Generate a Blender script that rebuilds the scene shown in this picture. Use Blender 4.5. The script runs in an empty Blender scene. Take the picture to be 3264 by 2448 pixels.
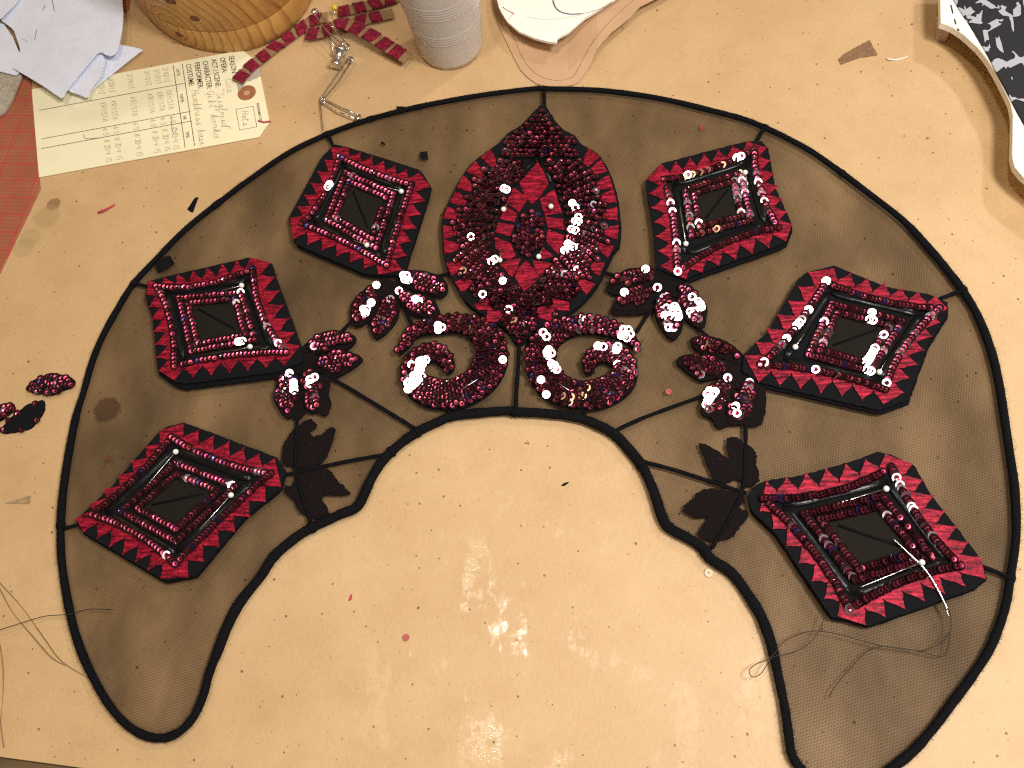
import bpy, bmesh, math, random
from mathutils import Vector, Matrix, Quaternion
from mathutils.geometry import delaunay_2d_cdt
random.seed(7)
sc = bpy.context.scene
col = sc.collection
PI = math.pi
# ------------------------------------------------------------------ camera
# the camera stands 0.466 m above the table, 24 degrees off straight down
F, CX, CY, H = 2948.0, 1632.0, 1224.0, 0.466
n_ = Vector((0.11870, 0.43754, 1.0)).normalized()          # straight down, seen by the camera (x right, y down, z ahead)
e1 = (Vector((1, 0, 0)) - n_ * n_.x).normalized()
e2 = n_.cross(e1)
def cam2world(v):
    v = Vector(v)
    return Vector((v.dot(e1), -v.dot(e2), -v.dot(n_)))
def P(px, py, z=0.0):
    """point of the plane at height z (metres) measured at photograph pixel px, py"""
    d = Vector(((px - CX) / F, (py - CY) / F, 1.0))
    t = (H - z) / d.dot(n_)
    return Vector((t * d.dot(e1), -t * d.dot(e2), z))
cam_d = bpy.data.cameras.new('camera')
cam = bpy.data.objects.new('camera', cam_d); col.objects.link(cam)
r_, u_, b_ = cam2world((1, 0, 0)), cam2world((0, -1, 0)), cam2world((0, 0, -1))
M = Matrix((r_, u_, b_)).transposed().to_4x4(); M.translation = (0, 0, H)
cam.matrix_world = M
cam_d.sensor_fit = 'HORIZONTAL'; cam_d.sensor_width = 36.0; cam_d.lens = 36.0 * F / 3264.0
cam_d.clip_start = 0.02; cam_d.clip_end = 50
cam_d.dof.use_dof = True; cam_d.dof.focus_distance = 0.50; cam_d.dof.aperture_fstop = 19
sc.camera = cam
CAMPOS = Vector((0, 0, H))
# ------------------------------------------------------------------ light: a dim room, three ceiling lamps, two added fill lamps
w = bpy.data.worlds.new('World'); sc.world = w; w.use_nodes = True
bg = w.node_tree.nodes['Background']; bg.inputs[0].default_value = (1.0, 0.71, 0.45, 1); bg.inputs[1].default_value = 0.17
LAMPS = [((-0.16, 0.22, 1.20), 3.7, 0.11, (1, .93, .84)), ((-0.90, 1.15, 1.45), 2.2, 0.16, (1, .68, .34)),
         ((1.10, 1.20, 1.50), 10.0, 0.17, (1, .96, .92)), ((0.70, -0.75, 1.30), 7.0, 0.30, (1, .96, .92)), ((0.34, 0.08, 0.82), 7.7, 0.18, (1, .96, .91))]  # last two are fill lamps, added to brighten the lower right
for k, (p, e, s, c) in enumerate(LAMPS):
    ld = bpy.data.lights.new('area_lamp', 'AREA'); ld.shape = 'DISK'; ld.size = s; ld.energy = e; ld.color = c
    lo = bpy.data.objects.new('area_lamp', ld); col.objects.link(lo); lo.location = p
    lo.rotation_euler = (Vector((0, 0.15, 0)) - Vector(p)).to_track_quat('-Z', 'Y').to_euler()
sc.view_settings.view_transform = 'Standard'; sc.view_settings.look = 'None'
sc.view_settings.exposure = -0.07; sc.view_settings.gamma = 1.0
sc.cycles.use_denoising = False; sc.cycles.filter_width = 1.2; sc.cycles.max_bounces = 8; sc.cycles.transparent_max_bounces = 16; sc.cycles.caustics_reflective = False; sc.cycles.caustics_refractive = False
sc.cycles.sample_clamp_indirect = 4.0

# ------------------------------------------------------------------ materials
class N:
    def __init__(s, name):
        s.m = bpy.data.materials.new(name); s.m.use_nodes = True
        s.t = s.m.node_tree; s.b = s.t.nodes['Principled BSDF']; s.out = s.t.nodes['Material Output']
        s.tc = None
    def n(s, typ, **kw):
        x = s.t.nodes.new(typ)
        for k, v in kw.items(): setattr(x, k, v)
        return x
    def set(s, node, **kw):
        for k, v in kw.items():
            node.inputs[k.replace('_', ' ')].default_value = v
    def l(s, a, b): s.t.links.new(a, b)
    def P(s, **kw):
        for k, v in kw.items():
            if isinstance(v, tuple) and len(v) == 3: v = (*v, 1)
            s.b.inputs[k.replace('_', ' ')].default_value = v
        return s
    def co(s):
        if s.tc is None: s.tc = s.n('ShaderNodeTexCoord')
        return s.tc.outputs['Object']
    def geo(s):
        return s.n('ShaderNodeNewGeometry').outputs['Position']
    def noise(s, scale, detail=3, rough=.55, vec=None, dist=0):
        x = s.n('ShaderNodeTexNoise'); x.inputs['Scale'].default_value = scale; x.inputs['Detail'].default_value = detail
        x.inputs['Roughness'].default_value = rough; x.inputs['Distortion'].default_value = dist
        s.l(vec or s.co(), x.inputs['Vector']); return x.outputs['Fac']
    def mapping(s, scale=(1, 1, 1), rot=(0, 0, 0), loc=(0, 0, 0), vec=None):
        x = s.n('ShaderNodeMapping'); x.inputs['Scale'].default_value = scale; x.inputs['Rotation'].default_value = rot; x.inputs['Location'].default_value = loc
        s.l(vec or s.co(), x.inputs['Vector']); return x.outputs['Vector']
    def ramp(s, fac, stops, interp='LINEAR'):
        x = s.n('ShaderNodeValToRGB'); cr = x.color_ramp; cr.interpolation = interp
        while len(cr.elements) < len(stops): cr.elements.new(0.5)
        for e, (p, c) in zip(cr.elements, stops):
            e.position = p; e.color = (*c, 1) if len(c) == 3 else c
        s.l(fac, x.inputs['Fac']); return x.outputs['Color']
    def math(s, op, a, b=None, clamp=False):
        x = s.n('ShaderNodeMath', operation=op); x.use_clamp = clamp
        for k, v in enumerate((a, b)):
            if v is None: continue
            if isinstance(v, (int, float)): x.inputs[k].default_value = v
            else: s.l(v, x.inputs[k])
        return x.outputs[0]
    def mix(s, fac, a, b, blend='MIX'):
        x = s.n('ShaderNodeMix', data_type='RGBA', blend_type=blend)
        for k, v in ((0, fac), (6, a), (7, b)):
            if isinstance(v, (int, float)): x.inputs[k].default_value = v
            elif isinstance(v, tuple): x.inputs[k].default_value = (*v, 1)
            else: s.l(v, x.inputs[k])
        return x.outputs[2]
    def rng(s, v, a, b, c=0.0, d=1.0):
        x = s.n('ShaderNodeMapRange'); s.l(v, x.inputs[0])
        for k, q in zip((1, 2, 3, 4), (a, b, c, d)): x.inputs[k].default_value = q
        return x.outputs[0]
    def bump(s, h, strength=.4, dist=.0003, nrm=None):
        x = s.n('ShaderNodeBump'); x.inputs['Strength'].default_value = strength; x.inputs['Distance'].default_value = dist
        s.l(h, x.inputs['Height'])
        if nrm: s.l(nrm, x.inputs['Normal'])
        s.l(x.outputs[0], s.b.inputs['Normal']); return x.outputs[0]
    def color(s, c): s.l(c, s.b.inputs['Base Color'])

def simple(name, c, rough=.6, spec=.4, metal=0.0, nscale=0, var=.25, bump=0, bscale=None, bdist=.0003):
    m = N(name).P(Base_Color=c, Roughness=rough, Metallic=metal, Specular_IOR_Level=spec)
    if nscale:
        a = tuple(x * (1 - var) for x in c); b = tuple(min(1, x * (1 + var)) for x in c)
        m.color(m.ramp(m.noise(nscale, 4), [(.3, a), (.7, b)]))
    if bump: m.bump(m.noise(bscale or nscale or 800, 4), bump, bdist)
    return m.m

def kraft():
    m = N('kraft_paper'); g = m.geo()
    base = m.ramp(m.noise(16, 5, .6, g), [(.3, (.50, .320, .150)), (.55, (.555, .368, .183)), (.75, (.60, .405, .210))])
    fib = m.noise(900, 3, .7, m.mapping((1, .35, 1), (0, 0, .5), vec=g))
    base = m.mix(.22, base, m.ramp(fib, [(.3, (.40, .245, .110)), (.7, (.68, .46, .245))]))
    blot = m.rng(m.noise(40, 4, .65, g), .48, .75)
    base = m.mix(m.math('MULTIPLY', blot, .42), base, (.44, .265, .115))
    # pin holes: small dark specks, many tiny and a few larger
    for scale, rad, keep, dark in ((70, .050, .45, .8), (150, .060, .62, .6), (34, .030, .30, .85)):
        v = m.n('ShaderNodeTexVoronoi'); v.inputs['Scale'].default_value = scale; v.voronoi_dimensions = '2D'
        m.l(g, v.inputs['Vector'])
        sep = m.n('ShaderNodeSeparateColor'); m.l(v.outputs['Color'], sep.inputs[0])
        r = m.math('MULTIPLY', sep.outputs[1], rad)
        d = m.math('LESS_THAN', m.math('SUBTRACT', v.outputs['Distance'], r), 0)
        gate = m.math('GREATER_THAN', sep.outputs[0], keep)
        base = m.mix(m.math('MULTIPLY', m.math('MULTIPLY', d, gate), dark), base, (.13, .07, .03))
    # old stains soaked into the paper
    for (px, py), r, c, a in (((171, 651), .0050, (.20, .11, .045), .75), ((150, 690), .009, (.36, .24, .11), .45), ((340, 1306), .0085, (.17, .085, .045), .75),
                              ((75, 790), .008, (.36, .26, .12), .4), ((95, 760), .008, (.36, .25, .12), .4)):
        q = P(px, py)
        vm = m.n('ShaderNodeVectorMath', operation='DISTANCE'); m.l(g, vm.inputs[0]); vm.inputs[1].default_value = q
        wob = m.math('MULTIPLY', m.noise(240, 2, .5, g), r * .45)
        f = m.rng(m.math('ADD', vm.outputs['Value'], wob), r * 1.25, r * 1.05)
        base = m.mix(m.math('MULTIPLY', f, a), base, c)
    m.color(base)
    # spots around one centre, smoother and paler than the bare paper
    smooth_spots = m.rng(m.noise(30, 4, .62, m.mapping((1.5, .75, 1), (0, 0, -.5), vec=g)), .53, .62)
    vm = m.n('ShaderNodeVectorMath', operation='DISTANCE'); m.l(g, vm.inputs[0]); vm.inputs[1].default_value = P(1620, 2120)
    smooth_spots = m.math('MULTIPLY', smooth_spots, m.rng(vm.outputs['Value'], .13, .06))
    smooth_spots2 = m.math('MULTIPLY', smooth_spots, m.rng(m.noise(110, 3, .6, g), .40, .52))
    m.color(m.mix(m.math('MULTIPLY', m.math('MULTIPLY', smooth_spots2, smooth_spots2), .30), base, (.80, .64, .40)))
    rough = m.rng(smooth_spots2, 0, 1, .50, .07); m.l(rough, m.b.inputs['Roughness'])
    m.P(Specular_IOR_Level=.45)
    h = m.mix(.5, m.noise(420, 4, .65, g), m.noise(60, 3, .5, g))
    m.bump(h, .35, .0006)
    return m.m

def netting():
    m = N('black_netting'); g = m.geo(); t = m.t
    d = m.n('ShaderNodeBsdfDiffuse'); d.inputs[0].default_value = (.016, .013, .010, 1)
    tr = m.n('ShaderNodeBsdfTransparent'); tr.inputs[0].default_value = (1, .965, .94, 1); mx = m.n('ShaderNodeMixShader')
    facs = None
    for ang in (0.25, 0.25 + PI / 3, 0.25 + 2 * PI / 3):
        v = m.mapping((1, 1, 1), (0, 0, ang), vec=g)
        sp = m.n('ShaderNodeSeparateXYZ'); m.l(v, sp.inputs[0])
        wob = m.math('MULTIPLY', m.noise(25, 2, .5, g), 7.0)
        q = m.math('SINE', m.math('ADD', m.math('MULTIPLY', sp.outputs[0], 2 * PI / .00130), wob))
        facs = q if facs is None else m.math('ADD', facs, q)
    weave = m.rng(facs, -1.5, 3.0, .39, .75)
    folds = m.rng(m.noise(22, 4, .6, m.mapping((1, .5, 1), (0, 0, .9), vec=g)), .3, .7, -.13, .13)
    dens = m.math('ADD', weave, folds, True)
    m.l(dens, mx.inputs[0]); m.l(tr.outputs[0], mx.inputs[1]); m.l(d.outputs[0], mx.inputs[2])
    m.l(mx.outputs[0], m.out.inputs[0])
    return m.m

def sequin_mat(name, rough, k=1.0, metal=.92):
    m = N(name)
    oi = m.n('ShaderNodeObjectInfo').outputs['Random']
    if k < 1: c = m.ramp(oi, [(0, (.012, .001, .004)), (.5, (.018, .001, .003)), (.80, (.008, .001, .004)), (.965, (.008, .005, .04))], 'CONSTANT')
    else: c = m.ramp(oi, [(0, (.70, .105, .20)), (.27, (.60, .090, .13)), (.46, (.66, .085, .23)), (.66, (.24, .025, .050)), (.85, (.10, .010, .022)), (.97, (.10, .05, .16))], 'CONSTANT')
    m.color(c); m.P(Metallic=metal, Roughness=rough, Coat_Weight=.5, Coat_Roughness=.05, Specular_IOR_Level=.7)
    return m.m

def embroidery():
    m = N('red_embroidery'); g = m.geo()
    st = m.noise(650, 2, .6, m.mapping((.16, 1, 1), (0, 0, .25), vec=g))
    st2 = m.noise(700, 3, .7, g)
    c = m.ramp(m.mix(.4, st, st2), [(.36, (.030, .001, .004)), (.5, (.22, .005, .020)), (.64, (.48, .017, .046))])
    m.color(c); m.P(Roughness=.42, Metallic=.2, Specular_IOR_Level=.16)
    m.bump(m.mix(.5, st, st2), .9, .0008)
    return m.m

def felt(name, c, fleck=None):
    m = N(name); g = m.geo()
    a = m.noise(1600, 3, .7, g)
    fc = m.ramp(a, [(.3, tuple(x * .6 for x in c)), (.7, tuple(x * 1.5 for x in c))])
    if fleck: fc = m.mix(m.rng(m.noise(420, 2, .5, g), .64, .72), fc, fleck)
    m.color(fc); m.P(Roughness=.9, Specular_IOR_Level=.10)
    m.bump(a, .8, .0006); return m.m

def cord():
    m = N('wrapped_black_thread'); g = m.geo()
    a = m.noise(900, 4, .75, g)
    m.color(m.ramp(a, [(.3, (.0015, .0015, .0022)), (.7, (.008, .008, .010))])); m.P(Roughness=.75, Specular_IOR_Level=.10)
    m.bump(a, 1.0, .0009); return m.m

def wood():
    m = N('pine_wood')
    v = m.mapping((1, 1, 1), (0.35, 0.25, .3))
    w = m.n('ShaderNodeTexWave', wave_type='RINGS', rings_direction='Y', wave_profile='SAW')
    for k, q in (('Scale', 52), ('Distortion', 2.2), ('Detail', 3), ('Detail Scale', 1.2)): w.inputs[k].default_value = q
    m.l(v, w.inputs['Vector'])
    fine = m.noise(500, 3, .6, m.mapping((1, 1, .08)))
    c = m.ramp(w.outputs['Fac'], [(0, (.62, .37, .11)), (.62, (.56, .30, .08)), (.90, (.30, .125, .025)), (1, (.58, .33, .09))])
    c = m.mix(.25, c, m.ramp(fine, [(.3, (.24, .10, .02)), (.7, (.62, .36, .12))]))
    br = m.rng(m.noise(18, 3), .52, .72); c = m.mix(m.math('MULTIPLY', br, .6), c, (.33, .11, .025))
    m.color(c); m.P(Roughness=.42, Specular_IOR_Level=.4); m.bump(fine, .3, .0004); return m.m

def grid_paper():
    m = N('red_grid_print'); v = m.mapping((1, 1, 1), (0, 0, .10), vec=m.geo())
    sp = m.n('ShaderNodeSeparateXYZ'); m.l(v, sp.inputs[0])
    def lines(step, wdt):
        r = None
        for o in sp.outputs[:2]:
            x = m.math('LESS_THAN', m.math('PINGPONG', m.math('ADD', o, 3.0), step / 2), wdt)
            r = x if r is None else m.math('MAXIMUM', r, x)
        return r
    c = m.ramp(m.noise(60, 3, .5, m.geo()), [(.3, (.30, .105, .05)), (.7, (.36, .14, .07))])
    c = m.mix(m.math('MULTIPLY', lines(.0028, .00030), .6), c, (.35, .06, .04))
    c = m.mix(m.math('MULTIPLY', lines(.0132, .00036), .85), c, (.52, .03, .055))
    m.color(c); m.P(Roughness=.35, Specular_IOR_Level=.4); return m.m

def marble_print():
    m = N('marbled_black_print'); g = m.geo()
    v = m.n('ShaderNodeTexVoronoi', feature='DISTANCE_TO_EDGE'); v.inputs['Scale'].default_value = 85; v.inputs['Randomness'].default_value = 1
    warp = m.mix(.10, m.mapping((1, 1, 1), (0, 0, .7), vec=g), m.n('ShaderNodeTexNoise').outputs['Color'])
    m.l(m.mapping((1, .6, 1), (0, 0, .7), vec=g), v.inputs['Vector'])
    edge = m.math('LESS_THAN', v.outputs['Distance'], .11)
    blk = m.math('GREATER_THAN', m.noise(120, 2, .5, g), .50)
    sl = m.math('GREATER_THAN', m.noise(90, 1, .4, m.mapping((3, .6, 1), (0, 0, -.6), vec=g)), .67)
    f = m.math('MAXIMUM', m.math('MULTIPLY', edge, blk), sl)
    m.color(m.mix(f, (.006, .006, .009), (.40, .41, .45))); m.P(Roughness=.7); m.bump(m.noise(1200, 2, .6, g), .4, .0004); return m.m

def cup_mat():
    m = N('frosted_plastic')
    tl = m.n('ShaderNodeBsdfTranslucent'); tl.inputs[0].default_value = (.98, .97, .96, 1)
    df = m.n('ShaderNodeBsdfDiffuse'); df.inputs[0].default_value = (.74, .67, .61, 1)
    tr = m.n('ShaderNodeBsdfTransparent'); tr.inputs[0].default_value = (.97, .96, .95, 1)
    gl = m.n('ShaderNodeBsdfGlossy'); gl.inputs['Roughness'].default_value = .28
    a = m.n('ShaderNodeMixShader'); a.inputs[0].default_value = .88; m.l(tl.outputs[0], a.inputs[1]); m.l(df.outputs[0], a.inputs[2])
    b = m.n('ShaderNodeMixShader'); b.inputs[0].default_value = .16; m.l(a.outputs[0], b.inputs[1]); m.l(tr.outputs[0], b.inputs[2])
    fr = m.n('ShaderNodeFresnel'); fr.inputs[0].default_value = 1.3
    c = m.n('ShaderNodeMixShader'); m.l(fr.outputs[0], c.inputs[0]); m.l(b.outputs[0], c.inputs[1]); m.l(gl.outputs[0], c.inputs[2])
    m.l(c.outputs[0], m.out.inputs[0]); return m.m

def velvet():
    m = N('crimson_velvet'); g = m.geo(); a = m.noise(480, 4, .75, g)
    m.color(m.ramp(a, [(.34, (.05, .001, .007)), (.52, (.19, .005, .022)), (.68, (.42, .020, .050))])); m.P(Roughness=.7, Sheen_Weight=.2, Sheen_Tint=(1, .25, .35), Specular_IOR_Level=.2)
    m.bump(a, 1, .0008); return m.m

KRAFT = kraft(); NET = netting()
SEQ = [sequin_mat('sequin_rim_shaded', .10, .10, 0.25), sequin_mat('sequin_cup_lit', .42, 1.7)]  # dark room reflected in rims and light caught in cups are put into the colours
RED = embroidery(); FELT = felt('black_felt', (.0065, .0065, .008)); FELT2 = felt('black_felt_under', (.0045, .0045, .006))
LEAFB = felt('black_leaf_cloth', (.0070, .0048, .0050), (.032, .004, .009)); CORD = cord(); WOOD = wood(); GRID = grid_paper(); MARBLE = marble_print(); CUP = cup_mat(); VELVET = velvet()
VINYL = N('black_vinyl').P(Base_Color=(.006, .006, .006), Roughness=.26, Specular_IOR_Level=.16); VINYL.bump(VINYL.noise(120, 3), .35, .0010); VINYL = VINYL.m
WINDOW = felt('dark_net_layers', (.013, .011, .008))
STEEL = simple('steel', (.62, .60, .57), .22, .5, 1.0); ALU = simple('aluminium', (.70, .70, .70), .28, .5, 1.0)
PEARL = simple('white_pin_head', (.80, .80, .76), .18, .5); YEL = simple('yellow_pin_head', (.62, .50, .03), .25)
MANILA = simple('manila_card', (.84, .78, .53), .6, .3, 0, 40, .03, .3, 900); INK = simple('printing_ink', (.035, .030, .02), .6); PENCIL = simple('pencil_ink', (.44, .39, .26), .6)
PENB = simple('blue_pen_ink', (.16, .12, .20), .6); REDINK = simple('red_ink', (.42, .01, .02), .6); RING = simple('brown_reinforcement', (.34, .13, .055), .6, .3, 0, 300, .2)
CLOTH = simple('white_interfacing', (.73, .765, .88), .85, .2, 0, 60, .05, .5, 500, .0006); GREYC = simple('grey_felt', (.40, .36, .28), .9, .1, 0, 400, .25, .6, 900)
BOARD = simple('white_foam_board', (.86, .85, .76), .6, .3, 0, 50, .04, .3, 300); PINKISH = simple('pink_tape', (.55, .40, .36), .6)
KRAFT2 = simple('kraft_card', (.52, .325, .185), .6, .3, 0, 30, .08, .4, 700); LINE = simple('pencil_line', (.22, .12, .06), .7)
THREAD = simple('black_thread', (.02, .016, .012), .6); THREADB = simple('brown_thread', (.20, .12, .05), .6); WTHREAD = simple('white_thread', (.85, .80, .74), .6)
NETSCR = simple('net_scrap', (.22, .125, .065), .8, .2, 0, 900, .3); BLK = simple('black_scrap', (.006, .006, .007), .85, .08, 0, 900, .4)
REDT = simple('red_thread', (.42, .03, .05), .5); RIBBON = simple('brown_ribbon', (.26, .16, .075), .8, .2, 0, 900, .2); TABLE = simple('dark_table_edge', (.14, .09, .04), .6, .3, 0, 30, .3, .3, 400)
WTAN = simple('frayed_velvet_back', (.42, .36, .28), .9)

# ------------------------------------------------------------------ mesh helpers
def T(x0, y0, k, pts): return [(x0 + p[0] * k, y0 + p[1] * k) + tuple(p[2:]) for p in pts]
kA = 900 / 2212
def TA(c, r, pts): return T({1: 0, 2: 800, 3: 1600, 4: 2364}[c], {'A': 0, 'B': 600, 'C': 1200, 'D': 1773}[r], kA, pts)
class MB:
    def __init__(s): s.v = []; s.f = []; s.mi = []
    def add(s, vs, fs, mi=0):
        o = len(s.v); s.v += [Vector(q) for q in vs]; s.f += [tuple(i + o for i in f) for f in fs]; s.mi += [mi] * len(fs)
    def build(s, name, mat, parent=None, smooth=False):
        org = parent.get('_w') if parent else None
        org = Vector(org) if org else Vector((0, 0, 0))
        if parent is None and s.v:
            org = sum(s.v, Vector()) / len(s.v); org.z = min(q.z for q in s.v)
        me = bpy.data.meshes.new(name); me.from_pydata([q - org for q in s.v], [], s.f)
        for m in (mat if isinstance(mat, list) else [mat]): me.materials.append(m)
        if isinstance(mat, list): me.polygons.foreach_set('material_index', s.mi)
        if smooth: me.polygons.foreach_set('use_smooth', [True] * len(me.polygons))
        me.update()
        o = bpy.data.objects.new(name, me); col.objects.link(o)
        if parent: o.parent = parent; o['_w'] = list(org)
        else: o.location = org; o['_w'] = list(org)
        return o
def tag(o, label=None, cat=None, group=None, kind=None):
    for k, v in (('label', label), ('category', cat), ('group', group), ('kind', kind)):
        if v: o[k] = v
    return o
def thing(name, label, cat, loc, group=None):
    o = bpy.data.objects.new(name, None); col.objects.link(o); o.location = loc; o['_w'] = list(loc); o.empty_display_size = .01
    return tag(o, label, cat, group)
def cr(pts, n=6, closed=False):
    """Catmull-Rom through pts (tuples of any length)"""
    L = len(pts); out = []
    rng_ = range(L) if closed else range(L - 1)
    for i in rng_:
        p = [pts[(i + j - 1) % L] if closed else pts[min(max(i + j - 1, 0), L - 1)] for j in range(4)]
        for k in range(n):
            t = k / n
            out.append(tuple(.5 * (2 * b + (c - a) * t + (2 * a - 5 * b + 4 * c - d) * t * t + (3 * b - a - 3 * c + d) * t ** 3) for a, b, c, d in zip(*p)))
    if not closed: out.append(tuple(pts[-1]))
    return out
def resample(pts, step, closed=False):
    q = [Vector(p) for p in pts]
    if closed: q.append(q[0].copy())
    out = [q[0].copy()]; acc = 0.0
    for a, b in zip(q, q[1:]):
        d = (b - a).length
        if d < 1e-12: continue
        s = step - acc
        while s <= d:
            out.append(a.lerp(b, s / d)); s += step
        acc = (acc + d) % step if d >= 0 else acc
    if closed and (out[-1] - out[0]).length < step * .4: out.pop()
    return out
def world(pts, z): return [P(p[0], p[1], z) for p in pts]
def area2(w): return sum(a.x * b.y - b.x * a.y for a, b in zip(w, w[1:] + w[:1]))
def inset(w, d):
    n = len(w); s = 1 if area2(w) > 0 else -1; out = []
    for i in range(n):
        a, b, c = w[i - 1], w[i], w[(i + 1) % n]
        t1 = (b - a); t2 = (c - b); t1.z = t2.z = 0
        t = (t1.normalized() + t2.normalized()) if t1.length and t2.length else t1 + t2
        if t.length < 1e-9: out.append(b.copy()); continue
        t.normalize(); out.append(b + Vector((-t.y, t.x, 0)) * s * d)
    return out
def slab(mb, w, z0, z1, bev=.0003, mi=0, zf=None):
    """solid plate over the outline w with a softened upper edge; zf(x, y) lifts it"""
    if area2(w) < 0: w = w[::-1]
    n = len(w); zf = zf or (lambda x, y: 0)
    i1 = inset(w, bev)
    A = [Vector((p.x, p.y, z0 + zf(p.x, p.y))) for p in w]
    B = [Vector((p.x, p.y, z1 - bev + zf(p.x, p.y))) for p in w]
    C_ = [Vector((p.x, p.y, z1 + zf(p.x, p.y))) for p in i1]
    fs = []
    for i in range(n):
        j = (i + 1) % n
        fs += [(i, j, n + j, n + i), (n + i, n + j, 2 * n + j, 2 * n + i)]
    fs += [tuple(range(2 * n, 3 * n)), tuple(range(n - 1, -1, -1))]
    mb.add(A + B + C_, fs, mi)
def sheet(mb, w, z0, th, zf, step, mi=0):
    """a draped sheet: the outline filled with a grid that follows zf(x, y)"""
    if area2(w) < 0: w = w[::-1]
    bm = bmesh.new()
    vs = [bm.verts.new((p.x, p.y, 0)) for p in w]
    bm.faces.new(vs)
    xs = [p.x for p in w]; ys = [p.y for p in w]
    for ax, lo, hi in ((0, min(xs), max(xs)), (1, min(ys), max(ys))):
        c = lo + step
        while c < hi:
            co = [0, 0, 0]; no = [0, 0, 0]; co[ax] = c; no[ax] = 1
            bmesh.ops.bisect_plane(bm, geom=bm.verts[:] + bm.edges[:] + bm.faces[:], plane_co=co, plane_no=no)
            c += step
    bmesh.ops.triangulate(bm, faces=bm.faces[:])
    r = bmesh.ops.extrude_face_region(bm, geom=bm.faces[:])
    up = {v for v in r['geom'] if isinstance(v, bmesh.types.BMVert)}
    for v in bm.verts: v.co.z = z0 + zf(v.co.x, v.co.y) + (th if v in up else 0)
    bmesh.ops.recalc_face_normals(bm, faces=bm.faces[:])
    bm.verts.index_update()
    mb.add([v.co.copy() for v in bm.verts], [tuple(v.index for v in f.verts) for f in bm.faces], mi); bm.free()
def tube(mb, path, rad, seg=8, closed=False, mi=0, flat=1.0):
    p = [Vector(q) for q in path]; n = len(p); vs = []; fs = []
    for i in range(n):
        a = p[(i - 1) % n] if closed else p[max(i - 1, 0)]; b = p[(i + 1) % n] if closed else p[min(i + 1, n - 1)]
        t = (b - a).normalized(); s = t.cross(Vector((0, 0, 1)))
        if s.length < 1e-4: s = t.cross(Vector((0, 1, 0)))
        s.normalize(); u = s.cross(t); r = rad[i] if isinstance(rad, (list, tuple)) else rad
        for k in range(seg):
            an = 2 * PI * k / seg; vs.append(p[i] + s * r * math.cos(an) + u * r * flat * math.sin(an))
    m = n if closed else n - 1
    for i in range(m):
        for k in range(seg):
            a = i * seg + k; b = i * seg + (k + 1) % seg; c = ((i + 1) % n) * seg + (k + 1) % seg; d = ((i + 1) % n) * seg + k
            fs.append((a, b, c, d))
    if not closed: fs += [tuple(range(seg - 1, -1, -1)), tuple((n - 1) * seg + k for k in range(seg))]
    mb.add(vs, fs, mi)
def lathe(mb, prof, seg=24, mat=None, mi=0, cap=True):
    n = len(prof); vs = []; fs = []
    for r, z in prof:
        for k in range(seg):
            a = 2 * PI * k / seg; q = Vector((r * math.cos(a), r * math.sin(a), z)); vs.append(mat @ q if mat else q)
    for i in range(n - 1):
        for k in range(seg):
            fs.append((i * seg + k, i * seg + (k + 1) % seg, (i + 1) * seg + (k + 1) % seg, (i + 1) * seg + k))
    if cap: fs += [tuple(range(seg - 1, -1, -1)), tuple((n - 1) * seg + k for k in range(seg))]
    mb.add(vs, fs, mi)
def ball(mb, c, r, seg=12, mi=0, sq=1.0):
    lathe(mb, [(r * max(.02, math.sin(PI * i / 8)), -r * sq * math.cos(PI * i / 8)) for i in range(9)], seg, Matrix.Translation(c), mi)
def inside(p, poly):
    x, y = p[0], p[1]; r = False; j = len(poly) - 1
    for i in range(len(poly)):
        xi, yi = poly[i][0], poly[i][1]; xj, yj = poly[j][0], poly[j][1]
        if (yi > y) != (yj > y) and x < (xj - xi) * (y - yi) / (yj - yi) + xi: r = not r
        j = i
    return r
def edge_dist(p, poly):
    best = 1e9
    for a, b in zip(poly, poly[1:] + poly[:1]):
        ax, ay, bx, by = a[0], a[1], b[0], b[1]; dx, dy = bx - ax, by - ay; L = dx * dx + dy * dy
        t = 0 if L == 0 else max(0, min(1, ((p[0] - ax) * dx + (p[1] - ay) * dy) / L))
        best = min(best, math.hypot(p[0] - ax - t * dx, p[1] - ay - t * dy))
    return best
def axis_matrix(a, b):
    """matrix whose z runs from a to b"""
    q = (b - a).to_track_quat('Z', 'Y'); return Matrix.Translation(a) @ q.to_matrix().to_4x4()

# ------------------------------------------------------------------ sequin
R_SEQ = .00232
def sequin_mesh(seg=14, flat=False):
    me = bpy.data.meshes.new('sequin'); vs = []; fs = []; mi = []
    rings = [(1.0, 0), (.58, 0), (.55, 0 if flat else -.03), (.22, 0 if flat else -.13)]
    for r, z in rings:
        for k in range(seg):
            a = 2 * PI * k / seg; vs.append((r * R_SEQ * math.cos(a), r * R_SEQ * math.sin(a), z * R_SEQ))
    for i in range(3):
        for k in range(seg):
            fs.append((i * seg + k, i * seg + (k + 1) % seg, (i + 1) * seg + (k + 1) % seg, (i + 1) * seg + k)); mi.append(0 if i == 0 or flat else 1)
    me.from_pydata(vs, [], fs)
    for m in SEQ: me.materials.append(m)
    me.polygons.foreach_set('material_index', mi); me.update(); return me
SEQ_ME = sequin_mesh(); SEQ_FLAT = sequin_mesh(14, True)
GLINT = [(635, 580, 0)]  # filled below: photograph pixels where a sequin happens to face a lamp
def place_sequin(parent, pos, nrm, spin=0.0, scale=1.0, me=None):
    o = bpy.data.objects.new('sequin', me or SEQ_ME); col.objects.link(o); o.parent = parent
    o.location = pos - Vector(parent['_w'])
    o.rotation_mode = 'QUATERNION'; o.rotation_quaternion = nrm.to_track_quat('Z', 'Y') @ Quaternion((0, 0, 1), spin)
    o.scale = (scale,) * 3
    return o
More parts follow.
